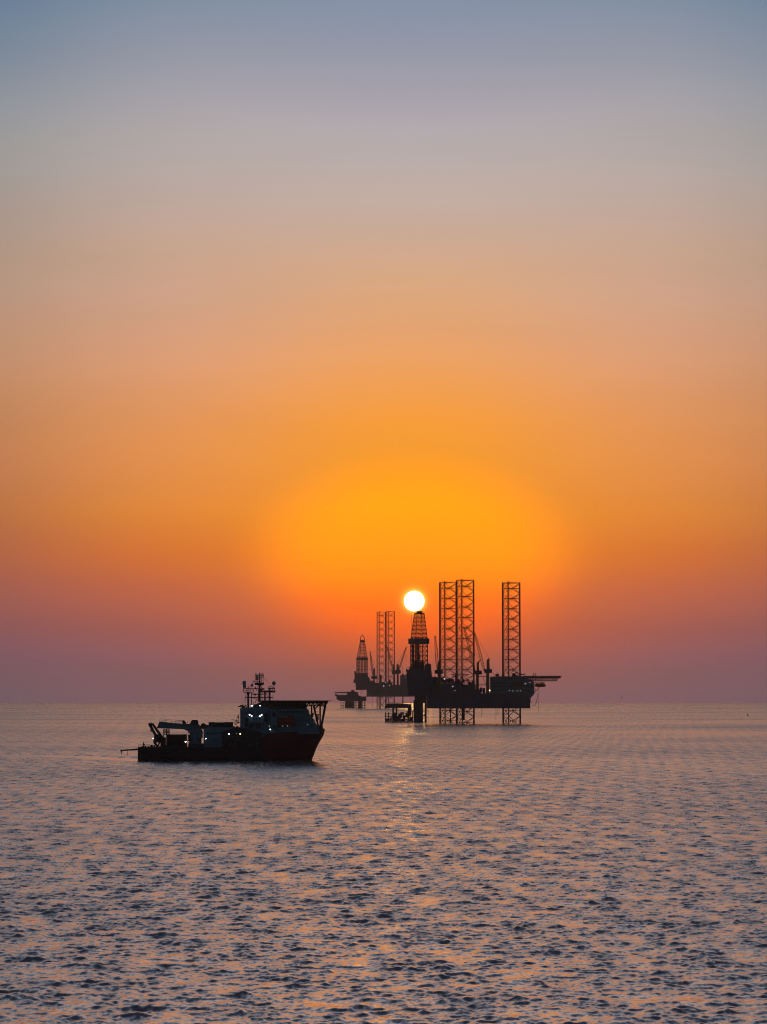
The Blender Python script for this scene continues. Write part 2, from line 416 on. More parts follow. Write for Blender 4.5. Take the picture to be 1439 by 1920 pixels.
    # ripples finer than the mesh: surface tilts of the slope the mesh leaves out ('chop')
    def ripples(scale, detail, sy):
        mp = nt.nodes.new('ShaderNodeMapping'); mp.inputs['Scale'].default_value = (scale, scale * sy, scale)
        nt.links.new(g.outputs['Position'], mp.inputs[0])
        n = nt.nodes.new('ShaderNodeTexNoise'); n.inputs['Scale'].default_value = 1.0; n.inputs['Detail'].default_value = detail
        nt.links.new(mp.outputs[0], n.inputs[0])
        v = nt.nodes.new('ShaderNodeVectorMath'); v.operation = 'SUBTRACT'; v.inputs[1].default_value = (0.5, 0.5, 0.5)
        nt.links.new(n.outputs['Color'], v.inputs[0])
        v2 = nt.nodes.new('ShaderNodeVectorMath'); v2.operation = 'MULTIPLY'; v2.inputs[1].default_value = (3.6, 4.6, 0.0)
        nt.links.new(v.outputs[0], v2.inputs[0]); return v2.outputs[0]
    at_ = nt.nodes.new('ShaderNodeAttribute'); at_.attribute_name = 'chop'
    mu = nt.nodes.new('ShaderNodeMath'); mu.operation = 'MULTIPLY'
    nt.links.new(at_.outputs['Fac'], mu.inputs[0]); nt.links.new(mrb.outputs[0], mu.inputs[1])
    sc_ = nt.nodes.new('ShaderNodeVectorMath'); sc_.operation = 'SCALE'
    nt.links.new(ripples(2.7, 3, 0.5), sc_.inputs[0]); nt.links.new(mu.outputs[0], sc_.inputs['Scale'])
    ad = nt.nodes.new('ShaderNodeVectorMath'); ad.operation = 'ADD'
    nt.links.new(g.outputs['Normal'], ad.inputs[0]); nt.links.new(sc_.outputs[0], ad.inputs[1])
    no = nt.nodes.new('ShaderNodeVectorMath'); no.operation = 'NORMALIZE'; nt.links.new(ad.outputs[0], no.inputs[0])
    nt.links.new(no.outputs[0], b.inputs['Normal'])
    al = nt.nodes.new('ShaderNodeMath'); al.operation = 'MULTIPLY'; al.inputs[1].default_value = 0.45; nt.links.new(mu.outputs[0], al.inputs[0])
    sq = nt.nodes.new('ShaderNodeMath'); sq.operation = 'SQRT'; nt.links.new(al.outputs[0], sq.inputs[0])
    nt.links.new(sq.outputs[0], b.inputs['Roughness'])
    me.materials.append(m)
build_sea()

# ------------------------------------------------------------------ the sun itself, far beyond the horizon
SD = 60000.0
sb = MB().ball((0, 0, 0), SD * math.tan(R_(0.240)), nu=48, nv=32).build('sun', 'sun_fire', smooth=True)
sb.location = Vector((0, 0, CAM_H)) + SUN_DIR * SD
tag(sb, 'glowing white sun disc low in the orange sky above the tallest derrick', 'sun')

# ------------------------------------------------------------------ builders shared by the two rigs
def lamp(fr, px, py, dy, w, h, mat, parent, housing='dark_steel', name='floodlight'):
    """a small lamp box with a glowing face towards the viewer"""
    p = fr.at(px, py, dy)
    o = MB().box(p.x - w * 0.62, p.x + w * 0.62, dy + 0.02, dy + 0.35, p.z - h * 0.3, p.z + h * 0.85).build(name, housing, parent)
    m = MB(); n = 10
    m.poly([(p.x + w * 0.5 * math.cos(2 * math.pi * i / n), dy - 0.03, p.z + h * 0.5 * math.sin(2 * math.pi * i / n)) for i in range(n)] +
           [(p.x + w * 0.5 * math.cos(2 * math.pi * i / n), dy + 0.03, p.z + h * 0.5 * math.sin(2 * math.pi * i / n)) for i in range(n)],
           [tuple(range(n)), tuple(range(2 * n - 1, n - 1, -1))] + [(i, n + i, n + (i + 1) % n, (i + 1) % n) for i in range(n)])
    m.build('lamp_face', mat, o if parent.parent is None else parent)
    return o

def jack_leg(fr, parent, pxl, pxr, top, bot, bay, dy, mat='leg_red', rc=0.5, rb=0.24, psi=14.3):
    """three-chord lattice leg: X braces per bay with a horizontal through every crossing"""
    leg = empty('leg', (0, 0, 0), parent)
    L, Rr = fr.at(pxl, top, dy), fr.at(pxr, top, dy)
    zt = L.z; zb = fr.at(pxl, bot, dy).z
    W = Rr.x - L.x; rad = W / (2 * math.cos(R_(30)) * math.cos(R_(psi)))
    cx = L.x + rad * math.cos(R_(30 + psi))
    ch = [Vector((cx + rad * math.cos(R_(a - psi)), dy + rad * math.sin(R_(a - psi)), 0)) for a in (-90, 30, 150)]
    cm = None
    for i, c in enumerate(ch):
        if cm is None:
            m = MB(); m.tube((0, 0, zb - 12), (0, 0, zt + 0.7), rc, n=10)
            m.box(-0.10, 0.10, -rc * 1.55, rc * 1.55, zb - 12, zt)          # rack plate
            o = m.build('chord', mat, leg); cm = o.data
        else:
            o = bpy.data.objects.new('chord', cm); col.objects.link(o); o.parent = leg
        o.location = c; o.rotation_euler = (0, 0, R_(120 * i))
    b = fr.at(pxl, top + bay, dy).z; h = zt - b
    n = int(math.ceil((zt - zb) / h)) + 1
    for k in range(n):
        z1 = zt - 0.3 - k * h; z0 = z1 - h; zm = (z0 + z1) / 2
        for i in range(3):
            a, c = ch[i], ch[(i + 1) % 3]
            bar('diagonal_brace', a + Vector((0, 0, z0)), c + Vector((0, 0, z1)), rb, mat, leg)
            bar('diagonal_brace', c + Vector((0, 0, z0)), a + Vector((0, 0, z1)), rb, mat, leg)
            bar('horizontal_brace', a + Vector((0, 0, zm)), c + Vector((0, 0, zm)), rb * 0.9, mat, leg)
    for i in range(3):
        bar('horizontal_brace', ch[i] + Vector((0, 0, zt - 0.1)), ch[(i + 1) % 3] + Vector((0, 0, zt - 0.1)), rb, mat, leg)
    m = MB()
    for i in range(3):
        a, c = ch[i], ch[(i + 1) % 3]; rail(m, [a + Vector((0, 0, zt)), c + Vector((0, 0, zt))], 0.9, 2.5, 0.05)
    m.tube(ch[0] + Vector((0, 0, zt)), ch[0] + Vector((0, 0, zt + 1.6)), 0.12, n=6)
    m.build('top_railing', mat, leg)
    return leg, ch, (cx, dy)

def lattice_mesh(m, p0, p1, w, h, r, n, taper=0.45):
    p0, p1 = Vector(p0), Vector(p1); d = (p1 - p0).normalized()
    s = Vector((0, 1, 0)); s = (s - d * s.dot(d)).normalized(); t = d.cross(s)
    def cr(u, i):
        f = (1 - (1 - taper) * max(0, (u - 0.55) / 0.45)) * (0.45 + 0.55 * min(1, u / 0.2))
        return p0.lerp(p1, u) + s * (w * f * (1, 1, -1, -1)[i]) + t * (h * f * (1, -1, -1, 1)[i])
    for i in range(4):
        for k in range(n): m.tube(cr(k / n, i), cr((k + 1) / n, i), r, n=4)
    for k in range(n):
        for i in range(4):
            j = (i + 1) % 4
            a, b = (i, j) if k % 2 else (j, i)
            m.tube(cr(k / n, a), cr((k + 1) / n, b), r * 0.7, n=4)
    return m

def pedestal_crane(fr, parent, dy, ped, cab, king, boom0, boom1, mat='yellow_paint', bw=0.95, hook=True):
    c = empty('crane', (0, 0, 0), parent)
    k = fr.k
    p = fr.at((ped[0] + ped[1]) / 2, ped[3], dy); q = fr.at((ped[0] + ped[1]) / 2, ped[2], dy)
    rad = (fr.x(ped[1], dy) - fr.x(ped[0], dy)) / 2
    MB().tube(p, q, rad * 1.08, rad, n=14).build('pedestal', mat, c, True)
    m = MB(); fr.box(m, cab[0], cab[1], cab[2], cab[3], dy - 2.2, dy + 2.2)
    a = fr.at(cab[0], cab[2], dy)
    m.box(a.x - 0.2, a.x + 1.6, dy - 3.2, dy - 2.2, a.z - 2.6, a.z - 0.2)
    m.build('machinery_house', 'rig_grey', c)
    m = MB(); fr.prism(m, king, dy - 1.0, dy - 0.55); fr.prism(m, king, dy + 0.55, dy + 1.0)
    kt = fr.at(*king[len(king) // 2], dy)
    for py in np.linspace(cab[2] - 2, king[len(king) // 2][1] + 2, 5):
        z = fr.at(720, py, dy).z; x0 = fr.at(cab[0] * 0.5 + cab[1] * 0.5, py, dy).x
        m.tube((x0, dy - 1.0, z), (x0, dy + 1.0, z), 0.12, n=5)
    m.build('gantry', mat, c)
    b0, b1 = fr.at(*boom0, dy), fr.at(*boom1, dy)
    m = MB(); lattice_mesh(m, b0, b1, bw, bw, 0.23 * k / 0.44, max(8, int((b1 - b0).length / (2.6 * bw))))
    m.tube(b1 + Vector((0, -0.5, 0)), b1 + Vector((0, 0.5, 0)), 0.55, n=10)
    m.build('boom', mat, c)
    kx = min(king, key=lambda t: t[1]); kp = fr.at(kx[0], kx[1], dy)
    m = MB(); m.tube(b1, kp, 0.10 * k / 0.44, n=4)
    m.tube(b1 + Vector((0, 0.4, 0)), kp + Vector((0, 0.4, 0)), 0.07 * k / 0.44, n=4)
    if hook:
        hk = b1 + Vector((0, 0, -(b1.z - b0.z) * 0.55)); m.tube(b1, hk, 0.06 * k / 0.44, n=4)
        m.box(hk.x - 0.4, hk.x + 0.4, dy - 0.3, dy + 0.3, hk.z - 1.4, hk.z)
    m.build('cable', 'dark_steel', c)
    return c

def derrick(fr, parent, dy, low, colr, top, rot, nl, nu, mat='derrick_red', r=0.24):
    """low = (px0, px1, py_bottom, py_collar), colr = (px0, px1, py0, py1) fingerboard band, top = (px0, px1, py)"""
    d = empty('derrick', (0, 0, 0), parent)
    f = math.cos(R_(rot)) + math.sin(R_(rot))
    def corners(px0, px1, py):
        a, b = fr.at(px0, py, dy), fr.at(px1, py, dy); hw = (b.x - a.x) / 2 / f; cx = (a.x + b.x) / 2
        out = []
        for sx, sy in ((-1, -1), (1, -1), (1, 1), (-1, 1)):
            x, y = sx * hw, sy * hw; ca, sa = math.cos(R_(rot)), math.sin(R_(rot))
            out.append(Vector((cx + x * ca - y * sa, dy + x * sa + y * ca, a.z)))
        return out
    A, B = corners(low[0], low[1], low[2]), corners(low[0], low[1], low[3]); T = corners(top[0], top[1], top[2])
    for i in range(4):
        bar('corner_leg', A[i], B[i], r * 1.7, mat, d); bar('corner_leg', B[i], T[i], r * 1.5, mat, d)
    for P, Q, n in ((A, B, nl), (B, T, nu)):
        for k in range(n):
            lo = [P[i].lerp(Q[i], k / n) for i in range(4)]; hi = [P[i].lerp(Q[i], (k + 1) / n) for i in range(4)]
            for i in range(4):
                j = (i + 1) % 4
                bar('girt', hi[i], hi[j], r * 0.9, mat, d)
                bar('diagonal_brace', lo[i], hi[j], r * 0.78, mat, d); bar('diagonal_brace', lo[j], hi[i], r * 0.78, mat, d)
    # fingerboard walkway with wind walls
    C0, C1 = corners(colr[0], colr[1], colr[2]), corners(colr[0], colr[1], colr[3])
    m = MB()
    for i in range(4):
        j = (i + 1) % 4; inn = Vector((0, 0, 0))
        cen = sum((v for v in C0), Vector()) / 4
        w0, w1 = C1[i], C1[j]; u0, u1 = C0[i], C0[j]
        ins = [(v.lerp(Vector((cen.x, cen.y, v.z)), 0.06)) for v in (w0, w1, u0, u1)]
        m.poly([w0, w1, u1, u0, ins[0], ins[1], ins[3], ins[2]], [(0, 1, 2, 3), (5, 4, 7, 6), (0, 4, 5, 1), (3, 2, 6, 7), (1, 5, 6, 2), (4, 0, 3, 7)])
    m.poly([v.lerp(C0[i], 0.1) for i, v in enumerate(C1)] + [v.lerp(C0[i], 0.18) for i, v in enumerate(C1)],
           [(3, 2, 1, 0), (4, 5, 6, 7), (0, 1, 5, 4), (1, 2, 6, 5), (2, 3, 7, 6), (3, 0, 4, 7)])
    m.build('fingerboard', 'rig_grey', d)
    return d, A, B, T

# ------------------------------------------------------------------ near jack-up rig
Y1 = depth_for(1356.5)
f1 = Frame(860, Y1)
rig = empty('jack_up_rig', f1.o)
tag(rig, 'large near jack-up drilling rig with three tall lattice legs and a derrick under the sun', 'oil rig', 'jack-up drilling rigs')
HB = 1328.0
def X1(p, dy=0): return f1.x(p, dy)
# hull: a broad aft body narrowing to the bow on the right
zt, zb = f1.z(1300), f1.z(HB)
hull_plan = [(X1(800), -27), (X1(905), -27), (X1(993), -12), (X1(993), 12), (X1(905), 30), (X1(800), 30)]
m = MB().plan(hull_plan, zb, zt)
m.build('hull', 'rig_grey', rig)
m = MB(); m.plan([(x * 1.004, y * 1.015) for x, y in hull_plan], zt - 1.0, zt - 0.45); m.plan([(x * 1.004, y * 1.012) for x, y in hull_plan], zb + 0.6, zb + 1.1)
m.build('rubbing_strake', 'rig_grey', rig)
m = MB()
for i in range(len(hull_plan)):
    a, b = hull_plan[i], hull_plan[(i + 1) % len(hull_plan)]
    rail(m, [(a[0], a[1], zt), (b[0], b[1], zt)], 1.2, 3.0, 0.07)
m.build('railing', 'yellow_paint', rig)
legs = []
legs.append(jack_leg(f1, rig, 825.5, 856.0, 1092.5, 1355, 19.05, 20))
legs.append(jack_leg(f1, rig, 857.0, 888.5, 1088.5, 1356, 19.55, -16))
legs.append(jack_leg(f1, rig, 943.5, 975.0, 1093.0, 1357, 19.05, 0))
for lg, ch, (cx, cyy) in legs:                       # jack houses round each chord at deck level
    for c in ch:
        MB().box(c.x - 1.5, c.x + 1.5, c.y - 1.6, c.y + 1.6, zt - 0.3, zt + 7.5 + random.uniform(-.6, .6)).build('jack_house', 'rig_grey', rig)
# cantilever and drill floor reaching out over the wellhead platform
m = MB(); f1.prism(m, [(766, 1304), (766, 1290), (822, 1283), (858, 1284), (858, 1300), (800, 1304)], -10, -7.6)
f1.prism(m, [(766, 1304), (766, 1290), (822, 1283), (858, 1284), (858, 1300), (800, 1304)], 7.6, 10)
f1.box(m, 768, 800, 1291, 1303.5, -7.5, 7.5); m.build('cantilever', 'rig_grey', rig)
m = MB(); f1.prism(m, [(764, 1290), (763, 1258), (766, 1255.5), (800, 1255), (803, 1262), (813, 1270), (813, 1290)], -9.4, 9.4)
m.build('drill_floor', 'rig_grey', rig)
m = MB(); f1.prism(m, [(797, 1256), (797, 1247), (801, 1243.5), (808.5, 1245), (810.5, 1271), (797, 1271)], -6.5, 5.5); m.build('doghouse', 'rig_grey', rig)
m = MB(); f1.box(m, 761.5, 765, 1255, 1259, -5, 2); f1.box(m, 768, 772, 1250, 1256, -7, -3); f1.box(m, 790, 795, 1250.5, 1256, -8, -5); m.build('winch', 'dark_steel', rig)
m = MB(); p = [f1.at(762.5, 1255.5, -9.3), f1.at(771, 1255.5, -9.3)]; rail(m, p, 2.2, 1.6, 0.10); rail(m, [f1.at(795, 1244, -6), f1.at(808, 1244, -6)], 1.3, 1.5, 0.06); m.build('railing', 'yellow_paint', rig)
dk, dA, dB, dT = derrick(f1, rig, 0.0, (770.5, 802.0, 1256, 1203), (766, 805.2, 1197.2, 1207.4), (777.5, 795.8, 1151), 22, 6, 7)
m = MB()
cT = sum(dT, Vector()) / 4
hw = (dT[1] - dT[0]).length / 2 + 0.8
m.box(cT.x - hw, cT.x + hw, -hw, hw, cT.z, cT.z + 0.8); m.box(cT.x - 2.0, cT.x + 2.4, -1.6, 1.6, cT.z + 0.8, cT.z + 2.3)
rail(m, [(cT.x - hw, -hw, cT.z + .8), (cT.x + hw, -hw, cT.z + .8), (cT.x + hw, hw, cT.z + .8)], 1.2, 1.6, 0.08)
m.tube((cT.x + 3.0, 0, cT.z), (cT.x + 3.2, 0, cT.z + 4.0), 0.10, n=5); m.build('crown_block', 'derrick_red', dk)
rg = random.Random(3)
m = MB()                                              # stands of drill pipe racked inside
for i in range(9):
    x = X1(772.3 + i * 0.6); m.tube((x, -2.5 + (i % 3) * 1.6, f1.z(1256)), (x, -2.5 + (i % 3) * 1.6, f1.z(1201 + rg.random() * 3)), 0.16, n=5)
m.build('racked_pipe', 'dark_steel', dk)
m = MB()
for i in range(8):
    x = X1(781.5 + i * 0.75); m.tube((x, 0.5 + (i % 3) * 1.3, f1.z(1256)), (x, 0.5 + (i % 3) * 1.3, f1.z(1200 + rg.random() * 3)), 0.19, n=5)
m.build('racked_pipe', 'dark_steel', dk)
m = MB(); xm = X1(786); m.tube((xm, 0, f1.z(1245)), (xm, 0, cT.z), 0.10, n=4); m.tube((xm + 1.2, 0, f1.z(1238)), (xm + 1.2, 0, cT.z), 0.08, n=4)
f1.box(m, 784, 788, 1226, 1236, -1.2, 1.2); m.build('travelling_block', 'dark_steel', dk)
m = MB(); m.tube(f1.at(772.2, 1256, -6), f1.at(772.0, 1153, -6), 0.10, n=5); m.build('standpipe', 'dark_steel', dk)
m = MB(); f1.box(m, 775, 796, 1240, 1256, 4.5, 5.0); m.build('wind_wall', 'rig_grey', dk)
# deck modules between the drill floor and the pedestals
def module(px0, px1, py0, py1, y0, y1, name, mat='rig_grey', sub=True):
    m = MB(); f1.box(m, px0, px1, py0, py1, y0, y1); o = m.build(name, mat, rig)
    if sub:
        m = MB(); a, b = f1.at(px0, py0, y0), f1.at(px1, py0, y0)
        rail(m, [a, b], 1.2, 2.0, 0.06); m.build('railing', 'yellow_paint', o)
    return o
module(811, 826, 1277, 1300.5, -20, 8, 'engine_room')
module(826, 848, 1281, 1300.5, -24, 16, 'mud_house')
module(848, 868, 1277.5, 1300.5, -22, -9, 'deck_house')
module(868, 890, 1284, 1300.5, -24, 0, 'pipe_deck')
module(812, 822, 1272, 1277, -6, 4, 'winch_house', sub=False)
module(841, 846, 1272, 1281, -8, -4, 'tank', sub=False)
module(884, 891, 1290, 1301, -25, -18, 'stores_locker', sub=False)
module(890, 902, 1296, 1301, -25, -10, 'stores_locker', sub=False)
m = MB()                                              # gantry truss across the pipe deck
for dy in (-14, -8):
    a, b = f1.at(846, 1264.5, dy), f1.at(880, 1264.5, dy); a2, b2 = f1.at(850, 1267.5, dy), f1.at(877, 1267.5, dy)
    m.tube(a, b, 0.28, n=5); m.tube(a2, b2, 0.22, n=5)
    for k in range(8):
        m.tube(a.lerp(b, k / 8), a2.lerp(b2, (k + .5) / 8), 0.14, n=4); m.tube(a2.lerp(b2, (k + .5) / 8), a.lerp(b, (k + 1) / 8), 0.14, n=4)
    for px in (848, 858, 868, 878):
        q = f1.at(px, 1267, dy); m.tube(q, (q.x, q.y, zt), 0.24, n=5)
m.build('gantry_truss', 'dark_steel', rig)
m = MB()
for k in range(10):
    x0 = X1(872 + k * 1.3); m.tube((x0, -20 + k, f1.z(1291)), (x0 + 3.4, -20 + k, f1.z(1278.5)), 0.16, n=5)
m.build('stair_tower', 'dark_steel', rig)
for px0, py0, px1, py1 in ((813, 1276, 822, 1272), (823, 1278, 832, 1270), (857, 1278, 866, 1271), (836, 1282, 839, 1270), (829, 1281, 829, 1270), (853, 1270, 856, 1263.5)):
    m = MB(); m.tube(f1.at(px0, py0, -10), f1.at(px1, py1, -10), 0.30, n=7); m.ball(f1.at(px1, py1, -10), 0.42, nu=8, nv=5); m.build('vent_pipe', 'dark_steel', rig)
rc_ = random.Random(21)
for i in range(72):                                   # pipes, tanks, racks and skids crowding the deck
    px = rc_.uniform(812, 906); base = 1278 if px < 870 else (1285 if px < 890 else 1297); y = rc_.uniform(-23, -6); kind = i % 4; h = rc_.uniform(2, 9 if px < 885 else 6) * (1.6 if i % 7 == 0 else 1)
    m = MB()
    if kind == 0: m.tube(f1.at(px, base + 2, y), f1.at(px + rc_.uniform(-1, 1), base - h, y), rc_.uniform(.12, .3), n=6); nm = 'vent_pipe'
    elif kind == 1: f1.box(m, px, px + rc_.uniform(2, 5), base - h * .6, base + 2, y, y + 3); nm = 'deck_skid'
    elif kind == 2: m.tube(f1.at(px, base - h * .4, y), f1.at(px + rc_.uniform(4, 10), base - h * rc_.uniform(.2, .9), y), rc_.uniform(.12, .25), n=6); m.tube(f1.at(px, base - h * .4, y), f1.at(px, base + 2, y), .15, n=5); nm = 'pipe_run'
    else:
        p = f1.at(px, base + 1, y); r0 = rc_.uniform(.7, 1.3); m.tube(p, p + Vector((0, 0, h * .55)), r0, n=10); m.ball(p + Vector((0, 0, h * .55)), r0, nu=10, nv=6); nm = 'tank'
    m.build(nm, 'dark_steel' if kind % 2 else 'rig_grey', rig)
# cranes
pedestal_crane(f1, rig, -24, (821, 826.5, 1262, 1300), (815.6, 830.5, 1256, 1263.2),
               [(819.8, 1256), (821, 1243), (824.2, 1236), (826, 1237), (827, 1256)], (820.5, 1254), (816.3, 1193))
pedestal_crane(f1, rig, 22, (893, 898.2, 1264, 1301), (890, 904, 1257.2, 1264.6),
               [(894, 1257.5), (894.4, 1243), (899.3, 1237.6), (900.2, 1238.4), (898.2, 1245), (898.8, 1257.5)], (890.8, 1259), (870.6, 1176))
pedestal_crane(f1, rig, -22, (912, 917.7, 1261, 1302), (908.6, 923, 1254.5, 1261.8),
               [(912.8, 1255), (912.8, 1238), (917.4, 1233.6), (919, 1236), (918, 1240), (918.8, 1255)], (908.8, 1258), (890.6, 1188))
m = MB()
for py in (1268.5, 1284.5): m.tube(f1.at(896, py, 16), f1.at(915, py, -16), 0.28, n=5)
m.tube(f1.at(906, 1269, -3), f1.at(911, 1283, -12), 0.2, n=5); rail(m, [f1.at(898, 1284.5, 14), f1.at(913, 1284.5, -14)], 1.2, 2, 0.06)
m.build('walkway', 'dark_steel', rig)
m = MB(); m.tube(f1.at(907.8, 1302, -18), f1.at(907.8, 1290, -18), 1.0, 1.0, n=10); f1.box(m, 905.5, 909.5, 1290, 1292, -19, -17); m.build('mooring_winch', 'dark_steel', rig)
# living quarters at the bow, helideck over them
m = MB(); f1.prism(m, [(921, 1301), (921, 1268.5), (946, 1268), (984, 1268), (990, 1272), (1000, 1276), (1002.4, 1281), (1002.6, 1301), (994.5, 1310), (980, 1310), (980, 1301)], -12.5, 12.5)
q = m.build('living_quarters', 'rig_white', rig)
m = MB(); f1.box(m, 920.5, 985, 1274.5, 1275.6, -12.9, -12.55); f1.box(m, 920.5, 1002.8, 1287, 1288, -12.9, -12.55); m.build('deck_ledge', 'rig_grey', q)
m = MB(); rail(m, [f1.at(921, 1274.5, -12.9), f1.at(985, 1274.5, -12.9)], 1.2, 2, .06); rail(m, [f1.at(921, 1287, -12.9), f1.at(1002, 1287, -12.9)], 1.2, 2, .06); m.build('railing', 'yellow_paint', q)
for row, py in enumerate((1271.4, 1281.0, 1294.6)):
    for i in range(13):
        px = 926 + i * 5.4
        if row == 0 and px > 982: continue
        m = MB(); f1.box(m, px, px + 2.0, py - 1.4, py + 1.2, -12.66, -12.52); m.build('window', 'glass', q)
m = MB(); f1.box(m, 958, 982, 1279.5, 1285.5, -13.2, -12.5); m.build('red_panel', 'container_rust', q)
for px0, px1, py0, py1, nm in ((930, 936.5, 1263.5, 1268, 'roof_unit'), (942, 946, 1264, 1268, 'roof_unit'), (961, 967, 1262.2, 1268, 'roof_unit'), (966, 971, 1265, 1268, 'roof_unit')):
    m = MB(); f1.box(m, px0, px1, py0, py1, -6, 2); m.build(nm, 'rig_grey', q)
for px, py in ((926, 1263), (933, 1261.5), (946, 1258.5), (957, 1262), (972, 1264)):
    m = MB(); m.tube(f1.at(px, 1268, -2), f1.at(px, py, -2), 0.11, n=5); m.ball(f1.at(px, py, -2), 0.3, nu=8, nv=5); m.build('antenna', 'dark_steel', q)
m = MB(); m.tube(f1.at(960, 1266, -5), f1.at(971.5, 1260, -5), 0.35, n=6); m.tube(f1.at(964, 1267, -5), f1.at(964, 1263, -5), 0.4, n=6); m.build('deck_crane', 'dark_steel', q)
hd = empty('helideck', (0, 0, 0), rig)
zc = f1.z(1268.0); rH = (X1(1051.5) - X1(984)) / 2; cxh = (X1(1051.5) + X1(984)) / 2
oct_ = [(cxh + rH * 1.082 * math.cos(R_(22.5 + 45 * i)), rH * 1.082 * math.sin(R_(22.5 + 45 * i))) for i in range(8)]
MB().plan(oct_, zc - 1.7, zc).build('deck_plate', 'deck_green', hd)
m = MB()
net = [((x - cxh) * 1.09 + cxh, y * 1.09) for x, y in oct_]
for i in range(8):
    j = (i + 1) % 8; a, b = oct_[i], oct_[j]; c, d = net[i], net[j]
    m.tube((c[0], c[1], zc + 0.25), (d[0], d[1], zc + 0.25), 0.08, n=4)
    for k in range(7): m.tube((a[0] + (b[0] - a[0]) * k / 6, a[1] + (b[1] - a[1]) * k / 6, zc - .2), (c[0] + (d[0] - c[0]) * k / 6, c[1] + (d[1] - c[1]) * k / 6, zc + .25), 0.05, n=4)
m.build('safety_net', 'dark_steel', hd)
m = MB()
for dy in (-9, -3, 3, 9):
    a, b = f1.at(978, 1270.5, dy), f1.at(1048.5, 1270.5, dy); a2, b2 = f1.at(986, 1276.6, dy), f1.at(1045, 1276.6, dy)
    m.tube(a, b, 0.6, n=5); m.tube(a2, b2, 0.36, n=5)
    for k in range(14):
        m.tube(a.lerp(b, k / 14), a2.lerp(b2, (k + .5) / 14), 0.4, n=4); m.tube(a2.lerp(b2, (k + .5) / 14), a.lerp(b, (k + 1) / 14), 0.4, n=4)
for px, dy in ((1000, -9), (1000, 9), (1012, -3), (1012, 3)): m.tube(f1.at(px, 1276.6, dy), f1.at(996, 1290, dy), 0.28, n=6)
m.build('deck_truss', 'dark_steel', hd)
m = MB(); f1.box(m, 977, 984.5, 1263.4, 1265.4, -3, 1); m.tube(f1.at(978, 1268, -2), f1.at(978, 1263, -2), .15, n=5); m.tube(f1.at(983.5, 1268, -2), f1.at(983.5, 1263, -2), .15, n=5); m.tube(f1.at(983.5, 1264, -2), f1.at(987, 1261.5, -2), .12, n=5); m.build('fire_monitor', 'dark_steel', hd)
for px in (1000.8, 1004.3):
    m = MB(); m.tube(f1.at(px, 1268, 0), f1.at(px, 1263.2, 0), 0.35, 0.25, n=7); m.ball(f1.at(px, 1263, 0), 0.4, nu=8, nv=6); m.build('deck_bollard', 'dark_steel', hd)
m = MB()                                              # davit arms and brace under the lifeboat
for dy in (-11, -6):
    m.tube(f1.at(1001, 1279.5, dy), f1.at(1022, 1279.5, dy), 0.25, n=5); m.tube(f1.at(1003, 1298, dy), f1.at(1012, 1288, dy), 0.25, n=5)
    m.tube(f1.at(1004, 1289.5, dy), f1.at(1005.5, 1297, dy), 0.18, n=5)
m.build('davit', 'dark_steel', rig)
lb = empty('lifeboat', f1.o)
def boat(fr, par, px0, px1, py0, py1, dy, hw, mat):
    a, b = fr.at(px0, py1, dy), fr.at(px1, py0, dy); L = b.x - a.x; H = b.z - a.z
    st = []
    prof = [(0.0, .30, .62), (.06, .55, .88), (.2, .85, 1.0), (.5, 1.0, 1.0), (.8, .88, .95), (.93, .55, .82), (1.0, .25, .6)]
    n = 12; vs = []; fs = []
    for u, wd, ht in prof:
        keel = 0.10 * (abs(u - .5) * 2) ** 2
        for i in range(n):
            t = 2 * math.pi * i / n; sy = math.cos(t); szz = math.sin(t)
            zz = (0.5 + 0.5 * abs(szz) ** .7 * (1 if szz > 0 else -1))
            z = a.z + H * (keel + (ht - keel) * zz); vs.append((a.x + L * u, dy + hw * wd * math.copysign(abs(sy) ** .7, sy), z))
    for k in range(len(prof) - 1):
        for i in range(n): fs.append((k * n + i, k * n + (i + 1) % n, (k + 1) * n + (i + 1) % n, (k + 1) * n + i))
    fs.append(tuple(range(n))[::-1]); fs.append(tuple((len(prof) - 1) * n + i for i in range(n)))
    m = MB(); m.poly(vs, fs); m.build('hull', mat, par, True)
    m = MB(); m.box(a.x + L * .58, a.x + L * .78, dy - hw * .45, dy + hw * .45, b.z - 0.1, b.z + H * .16); m.build('canopy_hatch', mat, par)
    m = MB(); m.box(a.x + L * .04, a.x + L * .96, dy - hw * 1.03, dy + hw * 1.03, a.z + H * .42, a.z + H * .47); m.build('fender', 'dark_steel', par)
boat(f1, lb, 1004, 1023.4, 1281.2, 1288.2, -8.5, 1.6, 'boat_orange')
tag(lb, 'enclosed lifeboat hung below the helideck at the bow end of the near drilling rig', 'lifeboat')
# hoses, ropes and pipes hanging from the hull
m = MB()
for a, b, sag in (((1009.8, 1296, -11), (1000, 1322, -8), 5), ((1009.5, 1300, -11), (994.5, 1312, -8), 8)):
    p, q = f1.at(*a), f1.at(*b); pts = []
    for k in range(9):
        u = k / 8; v = p.lerp(q, u); v.z -= sag * math.sin(math.pi * u); pts.append(v)
    m.path(pts, 0.13, 4)
m.build('hose', 'rope', rig)
for px, y0, y1, dy, r in ((1009.7, 1289, 1335, -11, .12), (903, 1328, 1345, -20, .1), (905.8, 1328, 1340, -20, .07), (930.5, 1328, 1343, -6, .12), (933.5, 1328, 1341, -6, .1), (936.2, 1328, 1338, -6, .1), (929, 1328, 1350, -6, .06),
                          (803, 1327, 1356, 4, .22), (812.4, 1327, 1356, 4, .10), (870, 1328, 1350, 2, .9), (845, 1328, 1356, 0, .5), (994.8, 1311, 1317, -9, .2)):
    m = MB(); m.tube(f1.at(px, y0 - 2, dy), f1.at(px, y1, dy), r, n=6); m.build('hanging_pipe' if r > .15 else 'hanging_rope', 'rope', rig)
